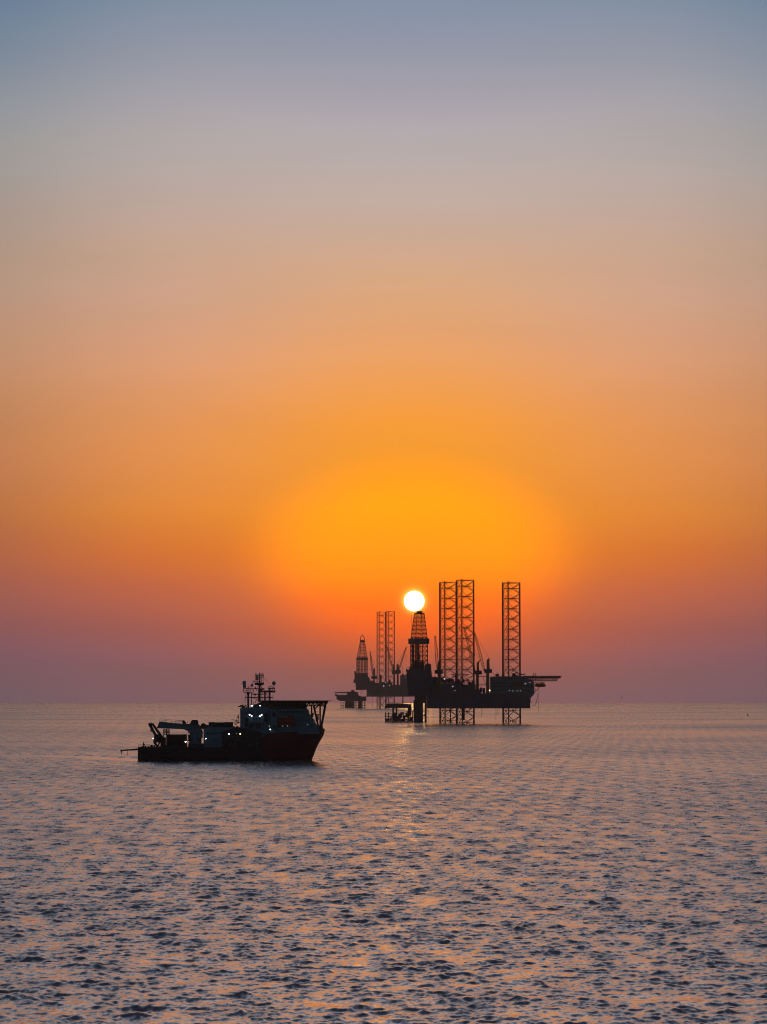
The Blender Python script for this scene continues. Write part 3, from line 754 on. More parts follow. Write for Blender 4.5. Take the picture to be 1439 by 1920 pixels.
for px, py, dy, w, h, mt in ((834, 1273, -24.4, 1.5, 1.3, 'lamp_white'), (880, 1272.3, -24.4, .9, .8, 'lamp_amber'), (849.5, 1286.6, -24.4, 1.4, .7, 'lamp_white'), (853.5, 1295, -24.4, 1.0, .7, 'lamp_dim'),
                             (918.6, 1294.4, -24.4, 1.2, 1.2, 'lamp_yellow'), (911, 1295, -24.4, .6, .6, 'lamp_dim'), (985.6, 1282, -13.3, 1.2, .7, 'lamp_white'), (994, 1280, -13.3, .9, 1.0, 'lamp_dim'), (955.5, 1294.3, -13.3, 1.2, .5, 'lamp_dim'),
                             (962, 1295.6, -13.3, 1.0, .8, 'lamp_dim'), (970.5, 1295.4, -13.3, 1.1, .7, 'lamp_dim'), (976.3, 1295.4, -13.3, 1.0, .7, 'lamp_dim'), (860, 1273, -24.4, .7, .5, 'lamp_dim'), (1010.5, 1279, -12, .9, .7, 'lamp_white')):
    lamp(f1, px, py, dy, w * .75, h * .75, mt.replace('white', 'rig'), rig)

# ------------------------------------------------------------------ wellhead platform under the near rig's cantilever
Y1p = depth_for(1354.0); fp = Frame(760, Y1p)
wp = empty('wellhead_platform', fp.o)
tag(wp, 'small dark wellhead platform on the water under the near rig, left of its legs', 'platform', 'wellhead platforms')
m = MB(); fp.prism(m, [(722, 1326), (724, 1321), (729, 1319.5), (748, 1318.8), (769, 1320.5), (772, 1321), (772, 1327.5), (724, 1327.6)], -7, 9); m.build('upper_deck', 'rig_grey', wp)
m = MB(); rail(m, [fp.at(726, 1319.8, -6.5), fp.at(770, 1319.6, -6.5)], 1.1, 2, .07); m.build('railing', 'yellow_paint', wp)
m = MB(); fp.box(m, 723, 794, 1351.2, 1353.4, -8, -6.5); fp.box(m, 723, 794, 1351.2, 1353.4, 8.5, 10); m.build('fender_beam', 'dark_steel', wp)
for px in (723.2, 729, 737.5, 744, 751, 756.5, 763.5, 769, 774):
    for dy in (-7, 9):
        big = px in (737.5, 744)
        m = MB(); m.tube(fp.at(px, 1327 if big else (1335.5 if px < 760 else 1333), dy), (fp.x(px, dy), dy, -8), 0.75 if big else 0.42, n=8); m.build('pile', 'dark_steel', wp)
for py in (1338.6, 1343, 1348):
    m = MB()
    for dy in (-7, 9): m.tube(fp.at(723, py, dy), fp.at(775, py + (1.5 if py > 1340 else 0), dy), 0.36, n=6)
    for px in (729, 744, 763.5): m.tube(fp.at(px, py, -7), fp.at(px, py, 9), 0.3, n=6)
    m.build('walkway_beam', 'dark_steel', wp)
for (px0, px1) in ((729, 737.5), (751, 763.5), (737.5, 751)):
    m = MB(); m.tube(fp.at(px0, 1352, -7), fp.at(px1, 1339, -7), .22, n=5); m.build('brace', 'dark_steel', wp)
for px0, px1, py0, py1 in ((731, 735, 1345.5, 1352), (739, 742.5, 1336, 1352), (747, 755, 1339, 1346), (757, 761, 1341, 1352), (764.8, 767.6, 1333, 1352), (765, 772, 1327, 1342), (724, 729, 1347, 1352), (735, 741, 1340, 1347), (744.5, 750, 1342, 1352), (751.5, 757, 1347.5, 1352), (768, 774.5, 1345, 1352), (761, 765, 1337, 1345), (753, 757.5, 1335, 1340)):
    m = MB(); fp.box(m, px0, px1, py0, py1, -5, 2); m.build('equipment_skid', 'dark_steel', wp)
rg = random.Random(9)
for i in range(7):                                     # the bundle of conductor pipes that makes the thick dark column
    px = 777.2 + i * 2.5
    m = MB(); m.tube(fp.at(px, 1303 + (10 if i in (0,) else 0), -1.5 + (i % 3) * 2.2), (fp.x(px), -1.5 + (i % 3) * 2.2, -8), 0.62, n=9); m.build('conductor', 'dark_steel', wp)
m = MB(); fp.box(m, 775.6, 793.6, 1316, 1325, -3.2, 4.4); fp.box(m, 775.8, 793.2, 1330, 1352, -2.9, 4.2); fp.box(m, 783, 801, 1303, 1318, -3, 4); m.build('wellhead_cabinet', 'dark_steel', wp)
m = MB(); c = fp.at(779.8, 1310.5, -3.4)
for i in range(12):
    a, b = 2 * math.pi * i / 12, 2 * math.pi * (i + 1) / 12
    m.tube((c.x + 1.6 * math.cos(a), c.y, c.z + 1.6 * math.sin(a)), (c.x + 1.6 * math.cos(b), c.y, c.z + 1.6 * math.sin(b)), 0.28, n=5)
m.build('valve_wheel', 'mast_grey', wp)
for px in (797.5, 799.5):
    m = MB(); m.tube(fp.at(px, 1318, -2), (fp.x(px, -2), -2, -8), 0.48, n=8); m.build('pile', 'dark_steel', wp)
m = MB(); m.tube(fp.at(790, 1343, -2), fp.at(800, 1341, -2), 0.4, n=6); fp.box(m, 795.6, 798.6, 1339, 1343, -3, 0); m.build('brace', 'dark_steel', wp)

# ------------------------------------------------------------------ far jack-up rig, in the haze
Y2 = depth_for(1328.8); f2 = Frame(715, Y2)
rig2 = empty('jack_up_rig', f2.o)
tag(rig2, 'smaller hazy jack-up drilling rig farther off, left of the near rig, with a pointed derrick', 'oil rig', 'jack-up drilling rigs')
def X2(p, dy=0): return f2.x(p, dy)
zt2, zb2 = f2.z(1284), f2.z(1306.3)
MB().plan([(X2(688), -40), (X2(770), -40), (X2(800), -20), (X2(800), 20), (X2(770), 40), (X2(688), 40)], zb2, zt2).build('hull', 'rig_grey', rig2)
jack_leg(f2, rig2, 707.4, 723.2, 1147.5, 1328.5, 12.8, 25, rc=0.52, rb=0.26)
jack_leg(f2, rig2, 724.5, 740.2, 1146.8, 1328.8, 12.8, -25, rc=0.52, rb=0.26)
m = MB(); f2.prism(m, [(667.5, 1293.6), (667, 1281), (700, 1279), (716, 1282), (716, 1293.6)], -16, 16); m.build('cantilever', 'rig_grey', rig2)
m = MB(); f2.prism(m, [(665, 1281), (665, 1262), (690, 1262), (690.5, 1268.5), (693.5, 1271), (694.5, 1277.5), (700, 1281)], -15, 15); m.build('drill_floor', 'rig_grey', rig2)
m = MB(); f2.box(m, 663.2, 665.2, 1274, 1280, -8, 4); f2.box(m, 664.5, 668, 1258.5, 1262, -8, 4); m.build('winch', 'dark_steel', rig2)
dk2, A2, B2, T2 = derrick(f2, rig2, 0.0, (669.2, 689.4, 1262, 1236), (668.6, 690.4, 1232.6, 1238), (675.8, 684.2, 1203), 20, 4, 6, r=0.34)
m = MB(); c = sum(T2, Vector()) / 4; hh = (T2[1] - T2[0]).length / 2
m.box(c.x - hh * 1.25, c.x + hh * 1.25, -hh * 1.25, hh * 1.25, c.z - 1, c.z + 2.5)
pts = [(675.9, 1203), (676.3, 1197), (677.5, 1193), (680, 1191.7), (682.5, 1193), (683.7, 1197), (684.1, 1203)]
for dy in (-3.5, 3.5): m.path([f2.at(px, py, dy) for px, py in pts], 0.7, 6)
m.tube(f2.at(677.5, 1193, -3.5), f2.at(677.5, 1193, 3.5), .6, n=6); m.tube(f2.at(682.5, 1193, -3.5), f2.at(682.5, 1193, 3.5), .6, n=6); f2.box(m, 678, 682, 1199.5, 1203, -2, 2)
m.tube(f2.at(680, 1192, 0), f2.at(680, 1189, 0), .25, n=5)
m.build('crown_block', 'derrick_red', dk2)
for px0, n in ((670.5, 4), (677, 5), (685, 4)):
    m = MB()
    for i in range(n):
        x = X2(px0 + i * 0.85); m.tube((x, -3 + i * 1.5, f2.z(1262)), (x, -3 + i * 1.5, f2.z(1235)), 0.32, n=5)
    m.build('racked_pipe', 'dark_steel', dk2)
pedestal_crane(f2, rig2, -20, (700.2, 703.6, 1273, 1285), (696.5, 707.5, 1267, 1273),
               [(700, 1267), (700.2, 1255), (702, 1252), (703.5, 1253), (704.3, 1267)], (699.3, 1265), (694.6, 1222), bw=1.3)
pedestal_crane(f2, rig2, 18, (738, 741.4, 1264, 1285), (734.8, 744.5, 1257, 1264),
               [(737, 1257), (737.4, 1246), (739.5, 1243.6), (740.5, 1245), (741, 1257)], (737.4, 1256), (725.2, 1210), bw=1.3)
pedestal_crane(f2, rig2, -18, (744.4, 748, 1262, 1285), (741, 752, 1256, 1263),
               [(743.5, 1256), (744, 1246.5), (746, 1244), (748, 1246), (749, 1256)], (748.6, 1255), (762.3, 1213.4), bw=1.3)
for px0, px1, py0, py1, y0, y1, nm in ((751, 768, 1266, 1285, -30, 20, 'living_quarters'), (690, 700, 1276, 1285, -22, 10, 'engine_room'), (703, 716, 1281, 1286, -38, 20, 'mud_house'), (716, 736, 1279, 1285, -36, 0, 'deck_house'), (754, 758, 1263.5, 1266, -6, 4, 'roof_unit'),
                                        (761, 763, 1264, 1266, -6, 4, 'roof_unit'), (712.4, 716, 1265, 1285, -10, 0, 'jack_house'), (729, 733, 1274, 1285, -10, 0, 'jack_house')):
    m = MB(); f2.box(m, px0, px1, py0, py1, y0, y1); m.build(nm, 'rig_grey', rig2)
for px, y0, y1, dy, r in ((699.3, 1306, 1327, -30, .25), (755.7, 1306, 1320, -20, 1.0), (757.6, 1306, 1318, -20, .3), (714, 1306, 1329, 0, .7), (718.6, 1306, 1329, 0, .3), (677, 1293, 1302, 0, .3), (680.5, 1293, 1301, 0, .25), (755.6, 1250, 1266, -10, .3), (771, 1306, 1329, 0, .4)):
    m = MB(); m.tube(f2.at(px, y0 - 1, dy), f2.at(px, y1, dy), r, n=6); m.build('hanging_pipe' if y0 > 1270 else 'antenna', 'rope', rig2)
for px, py, w, h, mt in ((720, 1286.2, 2.2, 2.0, 'lamp_white'), (723.8, 1280, 1.8, 1.4, 'lamp_white'), (731, 1285.5, 2.2, 1.2, 'lamp_amber'), (765, 1283.4, 1.4, 1.8, 'lamp_dim'), (760.2, 1270, 1.4, 1.4, 'lamp_dim')):
    lamp(f2, px, py, -40.5, w * .9, h * .9, mt.replace('white', 'rig'), rig2)

# ------------------------------------------------------------------ far wellhead platform with its small helideck
Y2p = depth_for(1328.6); fq = Frame(658, Y2p)
wq = empty('wellhead_platform', fq.o)
tag(wq, 'hazy far platform with an overhanging flat deck at the left foot of the far rig', 'platform', 'wellhead platforms')
m = MB(); fq.prism(m, [(627.4, 1299), (627.4, 1297.4), (668, 1296.6), (668.5, 1299.6)], -14, 14); m.build('helideck', 'deck_green', wq)
m = MB()
for dy in (-9, 0, 9):
    a, b = fq.at(630, 1299.6, dy), fq.at(664, 1299.6, dy); a2, b2 = fq.at(633, 1303.6, dy), fq.at(664, 1303.6, dy)
    m.tube(a2, b2, .35, n=5)
    for k in range(9): m.tube(a.lerp(b, k / 9), a2.lerp(b2, (k + .5) / 9), .25, n=4); m.tube(a2.lerp(b2, (k + .5) / 9), a.lerp(b, (k + 1) / 9), .25, n=4)
m.build('deck_truss', 'dark_steel', wq)
m = MB(); fq.prism(m, [(631.5, 1311), (631, 1303), (650, 1303.5), (652, 1299), (671, 1299), (673, 1304), (679, 1306), (687.4, 1305.6), (687.4, 1314), (682, 1314.6), (650, 1315), (637, 1314)], -12, 12); m.build('upper_deck', 'rig_grey', wq)
m = MB(); fq.box(m, 628.5, 632, 1301, 1305, -6, 2); fq.box(m, 659, 665, 1293.8, 1297, -5, 4); fq.box(m, 667, 672, 1297.5, 1300, -6, 5); m.build('equipment_skid', 'dark_steel', wq)
for px, r in ((639.8, .5), (644, .45), (647.5, .5), (652, 1.1), (657, 1.1), (662, 1.1), (668, .9), (673.5, 1.4), (677, 1.2), (680.5, .6), (684.6, .8)):
    for dy in (-10, 10):
        m = MB(); m.tube(fq.at(px, 1314 if px > 648 else 1317.5, dy), (fq.x(px, dy), dy, -8), r, n=8); m.build('pile', 'dark_steel', wq)
for py in (1318, 1322.6, 1327):
    m = MB()
    for dy in (-10, 10): m.tube(fq.at(639, py, dy), fq.at(686.5, py, dy), .5, n=6)
    m.build('walkway_beam', 'dark_steel', wq)
m = MB(); fq.box(m, 648, 665, 1315, 1327, -4, 8); fq.box(m, 671.8, 679, 1313, 1328, -4, 8); m.build('wellhead_cabinet', 'dark_steel', wq)

# ------------------------------------------------------------------ offshore support vessel
YS = depth_for(1426.0); fs = Frame(436, YS)
YAW = R_(1.2)
ship = empty('support_vessel', fs.o); ship.rotation_euler = (0, 0, YAW)
tag(ship, 'dark red and pale offshore support vessel with bow helideck, aft crane and lit deck lights', 'ship')
def XS(p): return fs.x(p)
def ZS(p): return fs.z(p)
BM = 8.2
def stem_x(z):                                         # stem: raked below, nearly plumb at the bulwark
    pts = [(-4, 583), (0.0, 585), (ZS(1400), 595), (ZS(1385), 603.5), (ZS(1378), 607.6), (ZS(1371), 609.6), (ZS(1365.8), 609.4), (99, 609)]
    for (za, pa), (zb_, pb) in zip(pts, pts[1:]):
        if z <= zb_: return XS(pa + (pb - pa) * (z - za) / (zb_ - za))
    return XS(609)
def hull_top(px):
    pts = [(263, 1400.5), (425, 1400.5), (432, 1391), (490, 1391), (503, 1374.5), (530, 1372.5), (560, 1371), (590, 1367.5), (604, 1365.6), (609.6, 1366.2)]
    for (a, za), (b, zb_) in zip(pts, pts[1:]):
        if px <= b: return ZS(za + (zb_ - za) * max(0, px - a) / (b - a))
    return ZS(1366.2)
def hull_mesh():
    m = MB(); nu, nv = 70, 12; xs = XS(263); vs = []
    for side in (-1, 1):
        for j in range(nv + 1):
            for i in range(nu + 1):
                u = i / nu; px_guess = 263 + (609.6 - 263) * u
                zt_ = hull_top(px_guess); z = -3.2 + (zt_ + 3.2) * j / nv
                xe = stem_x(z); x = xs + (xe - xs) * u
                f = max(0.0, (u - 0.66) / 0.34); fl = min(1.0, max(0.0, z / 11.0))
                wd = (1 - f ** (2.0 + 2.6 * fl)); wd = max(wd, 0.0)
                ta = 1.0 - 0.10 * max(0, (0.12 - u) / 0.12)
                tumble = 1.0 if z > 0.5 else 0.93 + 0.07 * max(0, (z + 3.2) / 3.7)
                vs.append((x, side * max(0.10, BM * wd * ta * tumble), z))
    n1 = (nu + 1) * (nv + 1); fsx = []
    for s in (0, 1):
        for j in range(nv):
            for i in range(nu):
                a = s * n1 + j * (nu + 1) + i; q = (a, a + 1, a + nu + 2, a + nu + 1)
                fsx.append(q if s == 0 else q[::-1])
    for j in range(nv):                                # transom, stem
        a = j * (nu + 1); fsx.append((a, a + nu + 1, n1 + a + nu + 1, n1 + a))
        a = j * (nu + 1) + nu; fsx.append((a, n1 + a, n1 + a + nu + 1, a + nu + 1))
    for i in range(nu):                                # bottom
        fsx.append((i, n1 + i, n1 + i + 1, i + 1))
    m.poly(vs, fsx); return m
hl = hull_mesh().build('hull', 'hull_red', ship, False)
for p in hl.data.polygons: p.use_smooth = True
def half(px, z):
    u = (px - 263) / 346.6; f = max(0.0, (u - 0.66) / 0.34); fl = min(1.0, max(0.0, z / 11.0)); return BM * max(0.05, 1 - f ** (2.0 + 2.6 * fl))
m = MB()
for zz, r in ((1.0, .16), (3.4, .22)):
    m.path([(XS(px), -half(px, zz) - .05, zz) for px in range(268, 560, 8)], r, 5)
m.path([(XS(px), -half(px, ZS(1391)) - .06, ZS(1391.5)) for px in range(432, 500, 6)], .14, 5)
m.build('rubbing_strake', 'dark_steel', hl)
m = MB()
for z0, inset in ((ZS(1401.5), .35),):
    pl = [(XS(264), -BM + 1), (XS(480), -BM + inset), (XS(500), -BM + inset), (XS(500), BM - inset), (XS(480), BM - inset), (XS(264), BM - 1)]
    m.plan(pl, z0 - .2, z0)
m.build('main_deck', 'deck_green', ship)
m = MB(); pts = [(px, half(px, 10.5) - .35) for px in (492, 510, 530, 550, 565, 580, 590, 598, 603)]
m.plan([(XS(p), -h) for p, h in pts] + [(XS(p), h) for p, h in pts[::-1]], ZS(1375.2) - .2, ZS(1375.2)); m.build('forecastle_deck', 'deck_green', ship)
m = MB()                                               # faint letters of the name on the ship's side, worn past reading
zl = ZS(1400.2)
def st(a, b, r=.13): m.tube((XS(a[0]), -BM - .02, ZS(a[1])), (XS(b[0]), -BM - .02, ZS(b[1])), r, n=4)
st((434, 1393), (434, 1400)); st((441, 1394.5), (443.6, 1393)); st((443.6, 1393), (446, 1395)); st((440.6, 1399.6), (446.5, 1399.6), .1); st((441, 1394.5), (440.6, 1399.6), .1)
st((469, 1399.5), (472, 1393)); st((468.5, 1394), (472.5, 1399.6)); st((476.3, 1393), (476.3, 1400)); st((484, 1392.8), (484, 1400)); st((481.4, 1392.8), (486.4, 1392.8))
m.build('name_lettering', 'letter_white', hl)
m = MB()
def stb(a, b):
    za = ZS(a[1]); m.tube((XS(a[0]), -half(a[0], za) - .10, za), (XS(b[0]), -half(b[0], ZS(b[1])) - .10, ZS(b[1])), .10, n=4)
for a, b in (((578, 1384), (578, 1387.6)), ((583.6, 1383.4), (591, 1383)), ((583.6, 1385.4), (590.6, 1385.2)), ((583.6, 1387.6), (591, 1387.4)), ((583.6, 1383.4), (583.6, 1387.6))): stb(a, b)
m.build('bow_lettering', 'letter_white', hl)
m = MB(); ax = XS(592); az_ = ZS(1377); hy = -half(592, az_) - .25
m.tube((ax, hy, az_ + .8), (ax, hy, az_ - 1.0), .14, n=6); m.tube((ax - .7, hy, az_ - .5), (ax, hy, az_ - 1.1), .14, n=6); m.tube((ax + .7, hy, az_ - .5), (ax, hy, az_ - 1.1), .14, n=6); m.build('anchor', 'dark_steel', hl)
m = MB()
rail(m, [(XS(264), -BM + .8, ZS(1400.5)), (XS(286), -BM + .2, ZS(1400.5))], 1.0, 1.6, .05); rail(m, [(XS(352), -BM + .2, ZS(1400.5)), (XS(425), -BM + .2, ZS(1400.5))], 1.0, 1.6, .05); rail(m, [(XS(436), -BM + .2, ZS(1391)), (XS(490), -BM + .2, ZS(1391))], 1.0, 1.6, .05)
m.build('railing', 'mast_grey', ship)
# stern: outrigger pole, stern post, A-frame
m = MB(); m.tube(fs.at(227.6, 1407.2, -2), fs.at(264, 1404.6, -2), .20, .32, n=8); m.ball(fs.at(227.6, 1407.2, -2), .3, nu=8, nv=6)
for px, y0, y1, r in ((228, 1407, 1415, .09), (228.9, 1408, 1411, .16), (239.2, 1404.5, 1417, .08), (260.6, 1405, 1424, .10)): m.tube(fs.at(px, y0, -2), fs.at(px, y1, -2), r, n=5)
m.tube(fs.at(228, 1409, -2), fs.at(230.5, 1407.6, -2), .07, n=4); m.build('outrigger_boom', 'dark_steel', ship)
m = MB(); m.tube(fs.at(269.8, 1401, -3), fs.at(269.8, 1391, -3), .16, n=7); fs.box(m, 268.4, 271.4, 1395, 1398, -3.4, -2.6); m.tube(fs.at(268.2, 1395, -3), fs.at(271.8, 1395, -3), .12, n=5); m.build('stern_post', 'mast_grey', ship)
m = MB()
for dy in (-4.5, 3.0):
    m.tube(fs.at(280.6, 1358.0, dy), fs.at(294.5, 1382, dy), .36, .42, n=8); m.tube(fs.at(287.6, 1358.6, dy), fs.at(304, 1382, dy), .34, .42, n=8)
    m.tube(fs.at(280, 1357.6, dy), fs.at(288.6, 1358.6, dy), .40, n=8); m.tube(fs.at(290, 1381, dy), fs.at(305, 1381, dy), .38, n=8)
    m.tube(fs.at(293.5, 1381, dy), fs.at(290.5, 1391, dy), .5, n=8); m.tube(fs.at(303, 1381, dy), fs.at(306, 1400, dy), .5, n=8); m.tube(fs.at(290, 1392, dy), fs.at(296, 1400, dy), .36, n=8)
for px, py in ((280.6, 1358), (287.6, 1358.6)): m.tube(fs.at(px, py, -4.5), fs.at(px, py, 3), .34, n=8)
m.tube(fs.at(283.8, 1356.6, -4.5), fs.at(283.8, 1353, -4.5), .08, n=4)
m.build('a_frame', 'dark_steel', ship)
m = MB(); m.tube(fs.at(285, 1358, -1), fs.at(286, 1371, -1), .12, n=5); m.ball(fs.at(285.6, 1366.5, -1), .55, .4, .75, nu=10, nv=7); fs.box(m, 282.4, 286.8, 1369.2, 1371.6, -1.5, -.5); m.build('sheave_block', 'dark_steel', ship)
m = MB(); fs.box(m, 287.5, 303, 1386.5, 1392.3, -5, 3); fs.box(m, 293, 299, 1377, 1386.5, -3.5, -1); fs.box(m, 301, 309, 1383, 1400, -4, 2); m.ball(fs.at(297, 1383, -5), .9, .5, .9, nu=10, nv=7); m.tube(fs.at(296, 1400, -4), fs.at(301, 1388, -4), .3, n=6); m.build('winch', 'dark_steel', ship)
m = MB()
rgs = random.Random(4)
for i in range(16):
    px = 266 + i * 5.4; h = rgs.uniform(.25, .8); p = fs.at(px, 1400.6, -6.5); m.box(p.x, p.x + rgs.uniform(.4, .9), -6.8, -6.2, p.z - .1, p.z + h)
m.build('deck_fittings', 'dark_steel', ship)
# aft cargo (things standing on deck)
def container(px0, px1, py0, py1, y0, y1, mat, label, grp=None):
    a, b = fs.at(px0, py0, y0), fs.at(px1, py1, y0); L, W, H = b.x - a.x, y1 - y0, a.z - b.z
    root = empty('cargo_container', Vector((0, 0, 0))); ca, sa = math.cos(YAW), math.sin(YAW)
    lc = Vector((a.x, y0, b.z)); root.location = fs.o + Vector((lc.x * ca - lc.y * sa, lc.x * sa + lc.y * ca, lc.z)); root.rotation_euler = (0, 0, YAW)
    MB().box(0.08, L - 0.08, 0.08, W - 0.08, 0.1, H - 0.08).build('body', mat, root)
    m = MB(); n = int(L / .35)
    for k in range(n): m.box(.15 + k * (L - .3) / n, .15 + (k + .5) * (L - .3) / n, 0.02, 0.08, .2, H - .2)
    m.build('corrugated_side', mat, root)
    for x in (0, L - .18):
        for y in (0, W - .18): MB().box(x, x + .18, y, y + .18, 0, H).build('corner_post', 'dark_steel', root)
    for z in (0.003, H - .183):
        for y in (0.003, W - .183): MB().box(.18, L - .18, y, y + .18, z, z + .18).build('frame_rail', 'dark_steel', root)
    tag(root, label, 'container', grp); return root
container(312, 348, 1377.6, 1401.2, -5.6, 3.5, 'boot_black', 'big black box container on the aft deck under the crane boom of the ship')
# main crane, boom stowed aft on its rest
cr = empty('crane', (0, 0, 0), ship)
m = MB(); p = fs.at(367, 1401, -1); m.tube(p, fs.at(367, 1374, -1), 2.15, 2.0, n=16); m.tube(fs.at(367, 1374.6, -1), fs.at(367, 1372.8, -1), 2.5, n=16); m.build('pedestal', 'ship_white', cr, False)
m = MB(); fs.prism(m, [(355.5, 1375), (352, 1370.5), (345, 1367.6), (341, 1367), (296, 1365.6), (294.4, 1365.2), (299, 1353.2), (302, 1353), (320, 1355.4), (345, 1357.2), (358, 1357.6), (372, 1357.8), (376, 1362), (379.5, 1372), (380, 1376)], -2.4, .6); m.build('boom', 'crane_cream', cr)
m = MB(); fs.prism(m, [(358, 1358), (358, 1353), (360.5, 1350), (369.5, 1349.8), (371.4, 1352), (371.6, 1358)], -2.0, .2); fs.box(m, 343, 349, 1353.4, 1357, -1.6, -.2); m.tube(fs.at(344.5, 1353.2, -2), fs.at(344.5, 1353.2, 0), .55, n=10); m.build('winch_drum', 'dark_steel', cr)
m = MB(); rail(m, [fs.at(300, 1353.4, -2.3), fs.at(322, 1355.6, -2.3), fs.at(342, 1357, -2.3)], 1.1, 1.5, .05)
for px, h in ((305, 4.2), (312, 3), (330, 4.4), (337, 5), (352, 3.6)): m.tube(fs.at(px, 1356, -1), fs.at(px, 1356 - h, -1), .07, n=4)
m.tube(fs.at(329, 1352, -1), fs.at(342, 1351.4, -1), .07, n=4); m.build('railing', 'mast_grey', cr)
m = MB(); fs.box(m, 371.5, 379.5, 1374.5, 1384, -4.6, -2.6); m.build('cab', 'ship_white', cr)
m = MB(); fs.box(m, 353, 356.4, 1378, 1389, -3, -2.2); fs.box(m, 350.4, 360, 1388.6, 1389.6, -3.4, -1); m.tube(fs.at(354.5, 1376, -2.6), fs.at(354.5, 1400, -2.6), .16, n=5); m.tube(fs.at(357, 1378, -2.6), fs.at(357, 1400, -2.6), .09, n=5); m.build('ladder', 'dark_steel', cr)
m = MB()
for dy in (-2.2, .4):
    for px in (307.6, 313, 317.6): m.tube(fs.at(px, 1367, dy), fs.at(px, 1400, dy), .15, n=6)
    for a, b in (((307.6, 1368), (313, 1376)), ((313, 1368), (307.6, 1376)), ((313, 1368), (317.6, 1376)), ((317.6, 1368), (313, 1376)), ((307.6, 1377), (317.6, 1377)), ((307.6, 1367.4), (317.6, 1367.4))): m.tube(fs.at(*a, dy), fs.at(*b, dy), .12, n=5)
m.build('boom_rest', 'dark_steel', ship)
m = MB(); fs.box(m, 353, 383, 1394.4, 1402, -5.0, 2); m.build('hatch_coaming', 'container_blue', ship)
# midship deckhouse, its roof cargo, the sloping casing before the bridge block
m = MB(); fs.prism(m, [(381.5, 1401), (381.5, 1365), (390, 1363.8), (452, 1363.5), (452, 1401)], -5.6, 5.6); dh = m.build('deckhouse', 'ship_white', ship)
m = MB(); fs.prism(m, [(384, 1389), (401, 1385), (416, 1383.4), (416, 1385), (402, 1386.8), (386, 1390.6)], -6.4, -5.65); m.build('stair_rail', 'ship_white', dh)
for i in range(6):
    px = 388 + i * 5.2; m = MB(); fs.box(m, px, px + 2.2, 1373, 1376.4, -5.72, -5.58); m.build('window', 'glass', dh)
m = MB(); fs.prism(m, [(416, 1395), (416, 1372), (430, 1367.5), (446, 1364), (462, 1366), (490, 1372.5), (492, 1378), (492, 1395)], -6.6, 6.0); cs = m.build('casing', 'casing_grey', ship)
m = MB(); fs.box(m, 424, 490, 1377.6, 1378.6, -6.9, -6.62); fs.box(m, 440, 505, 1377, 1378, -7.0, -6.92); m.build('deck_ledge', 'dark_steel', cs)
m = MB(); fs.box(m, 430, 500, 1383.6, 1392.5, -6.9, 6.4); m.build('side_house', 'dark_steel', ship)
m = MB(); m.tube(fs.at(381.6, 1361.6, -3), fs.at(381.6, 1361.6, 1), .85, n=14); m.tube(fs.at(381.6, 1361.6, -3.2), fs.at(381.6, 1361.6, -3.0), 1.05, n=14); fs.box(m, 384, 391, 1359, 1362, -3, 1); fs.box(m, 377, 392, 1362.2, 1363.2, -3, 1); m.build('hose_reel', 'dark_steel', ship)
for k, (a, b, mt, lab) in enumerate(((391, 402.5, 'container_blue', 'blue flat-topped container on the midship house roof, nearest the crane'), (403, 419.5, 'boot_black', 'dark container in the middle of the row on the midship house roof'), (420, 436, 'container_rust', 'rusty container on the midship house roof, nearest the bridge block'))):
    container(a, b, 1354.2 + .4 * (k == 1), 1363.6, -4.6, .5, mt, lab, 'containers on the midship roof')
m = MB()
for a, b in (((434, 1349.6), (440, 1349.8)), ((440, 1349.8), (447, 1354.5)), ((442, 1350), (448.5, 1350.6)), ((444.5, 1345), (444.5, 1360)), ((448, 1341), (448, 1357)), ((436, 1355.5), (450, 1355)), ((447, 1354.5), (441, 1360)), ((439.6, 1356), (442.5, 1358.6))): m.tube(fs.at(*a, -2), fs.at(*b, -2), .10, n=5)
m.ball(fs.at(446.8, 1342.6, -2), .28, nu=8, nv=6); fs.box(m, 445.4, 448.4, 1345, 1347, -2.4, -1.6); m.build('davit', 'dark_steel', ship)
# bridge block
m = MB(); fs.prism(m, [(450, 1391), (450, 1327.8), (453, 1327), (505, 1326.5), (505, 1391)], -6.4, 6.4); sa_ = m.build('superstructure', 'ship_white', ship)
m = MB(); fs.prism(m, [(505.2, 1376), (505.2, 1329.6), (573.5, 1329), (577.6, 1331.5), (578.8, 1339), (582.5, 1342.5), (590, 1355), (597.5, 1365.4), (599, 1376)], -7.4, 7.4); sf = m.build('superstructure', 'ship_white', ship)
m = MB(); fs.prism(m, [(497, 1330), (497, 1317), (572, 1317.5), (574.5, 1322), (574.5, 1330)], -5.8, 5.8); br = m.build('wheelhouse', 'mast_grey', ship)
for i in range(9):
    px = 512 + i * 6.8; m = MB(); fs.box(m, px, px + 5.2, 1320.4, 1325.2, -5.95, -5.78); m.build('window', 'glass', br)
for py, a, b, host, y0 in ((1334.5, 526, 572, sf, -7.4), (1351.5, 560, 584, sf, -7.4), (1350, 498, 504, sa_, -6.4), (1358, 470, 500, sa_, -6.4), (1347.5, 474, 492, sa_, -6.4)):
    px = a
    while px < b - 2.5:
        m = MB(); fs.box(m, px, px + 2.1, py - 1.5, py + 1.4, y0 - .12, y0 + .02); m.build('window', 'glass', host); px += 5.6
for py in (1339.8, 1352.2, 1363.4):
    m = MB(); fs.box(m, 505.4, (579 if py < 1345 else 588 if py < 1355 else 594), py, py + .9, -8.0, -7.43); m.build('deck_ledge', 'ship_white', sf)
    m = MB(); rail(m, [fs.at(506, py, -7.9), fs.at(577 if py < 1345 else 586, py, -7.9)], 1.05, 1.5, .045); m.build('railing', 'mast_grey', sf)
for py in (1335, 1353.8, 1364):
    m = MB(); fs.box(m, 450.5, 505, py, py + .9, -7.0, -6.43); m.build('deck_ledge', 'ship_white', sa_)
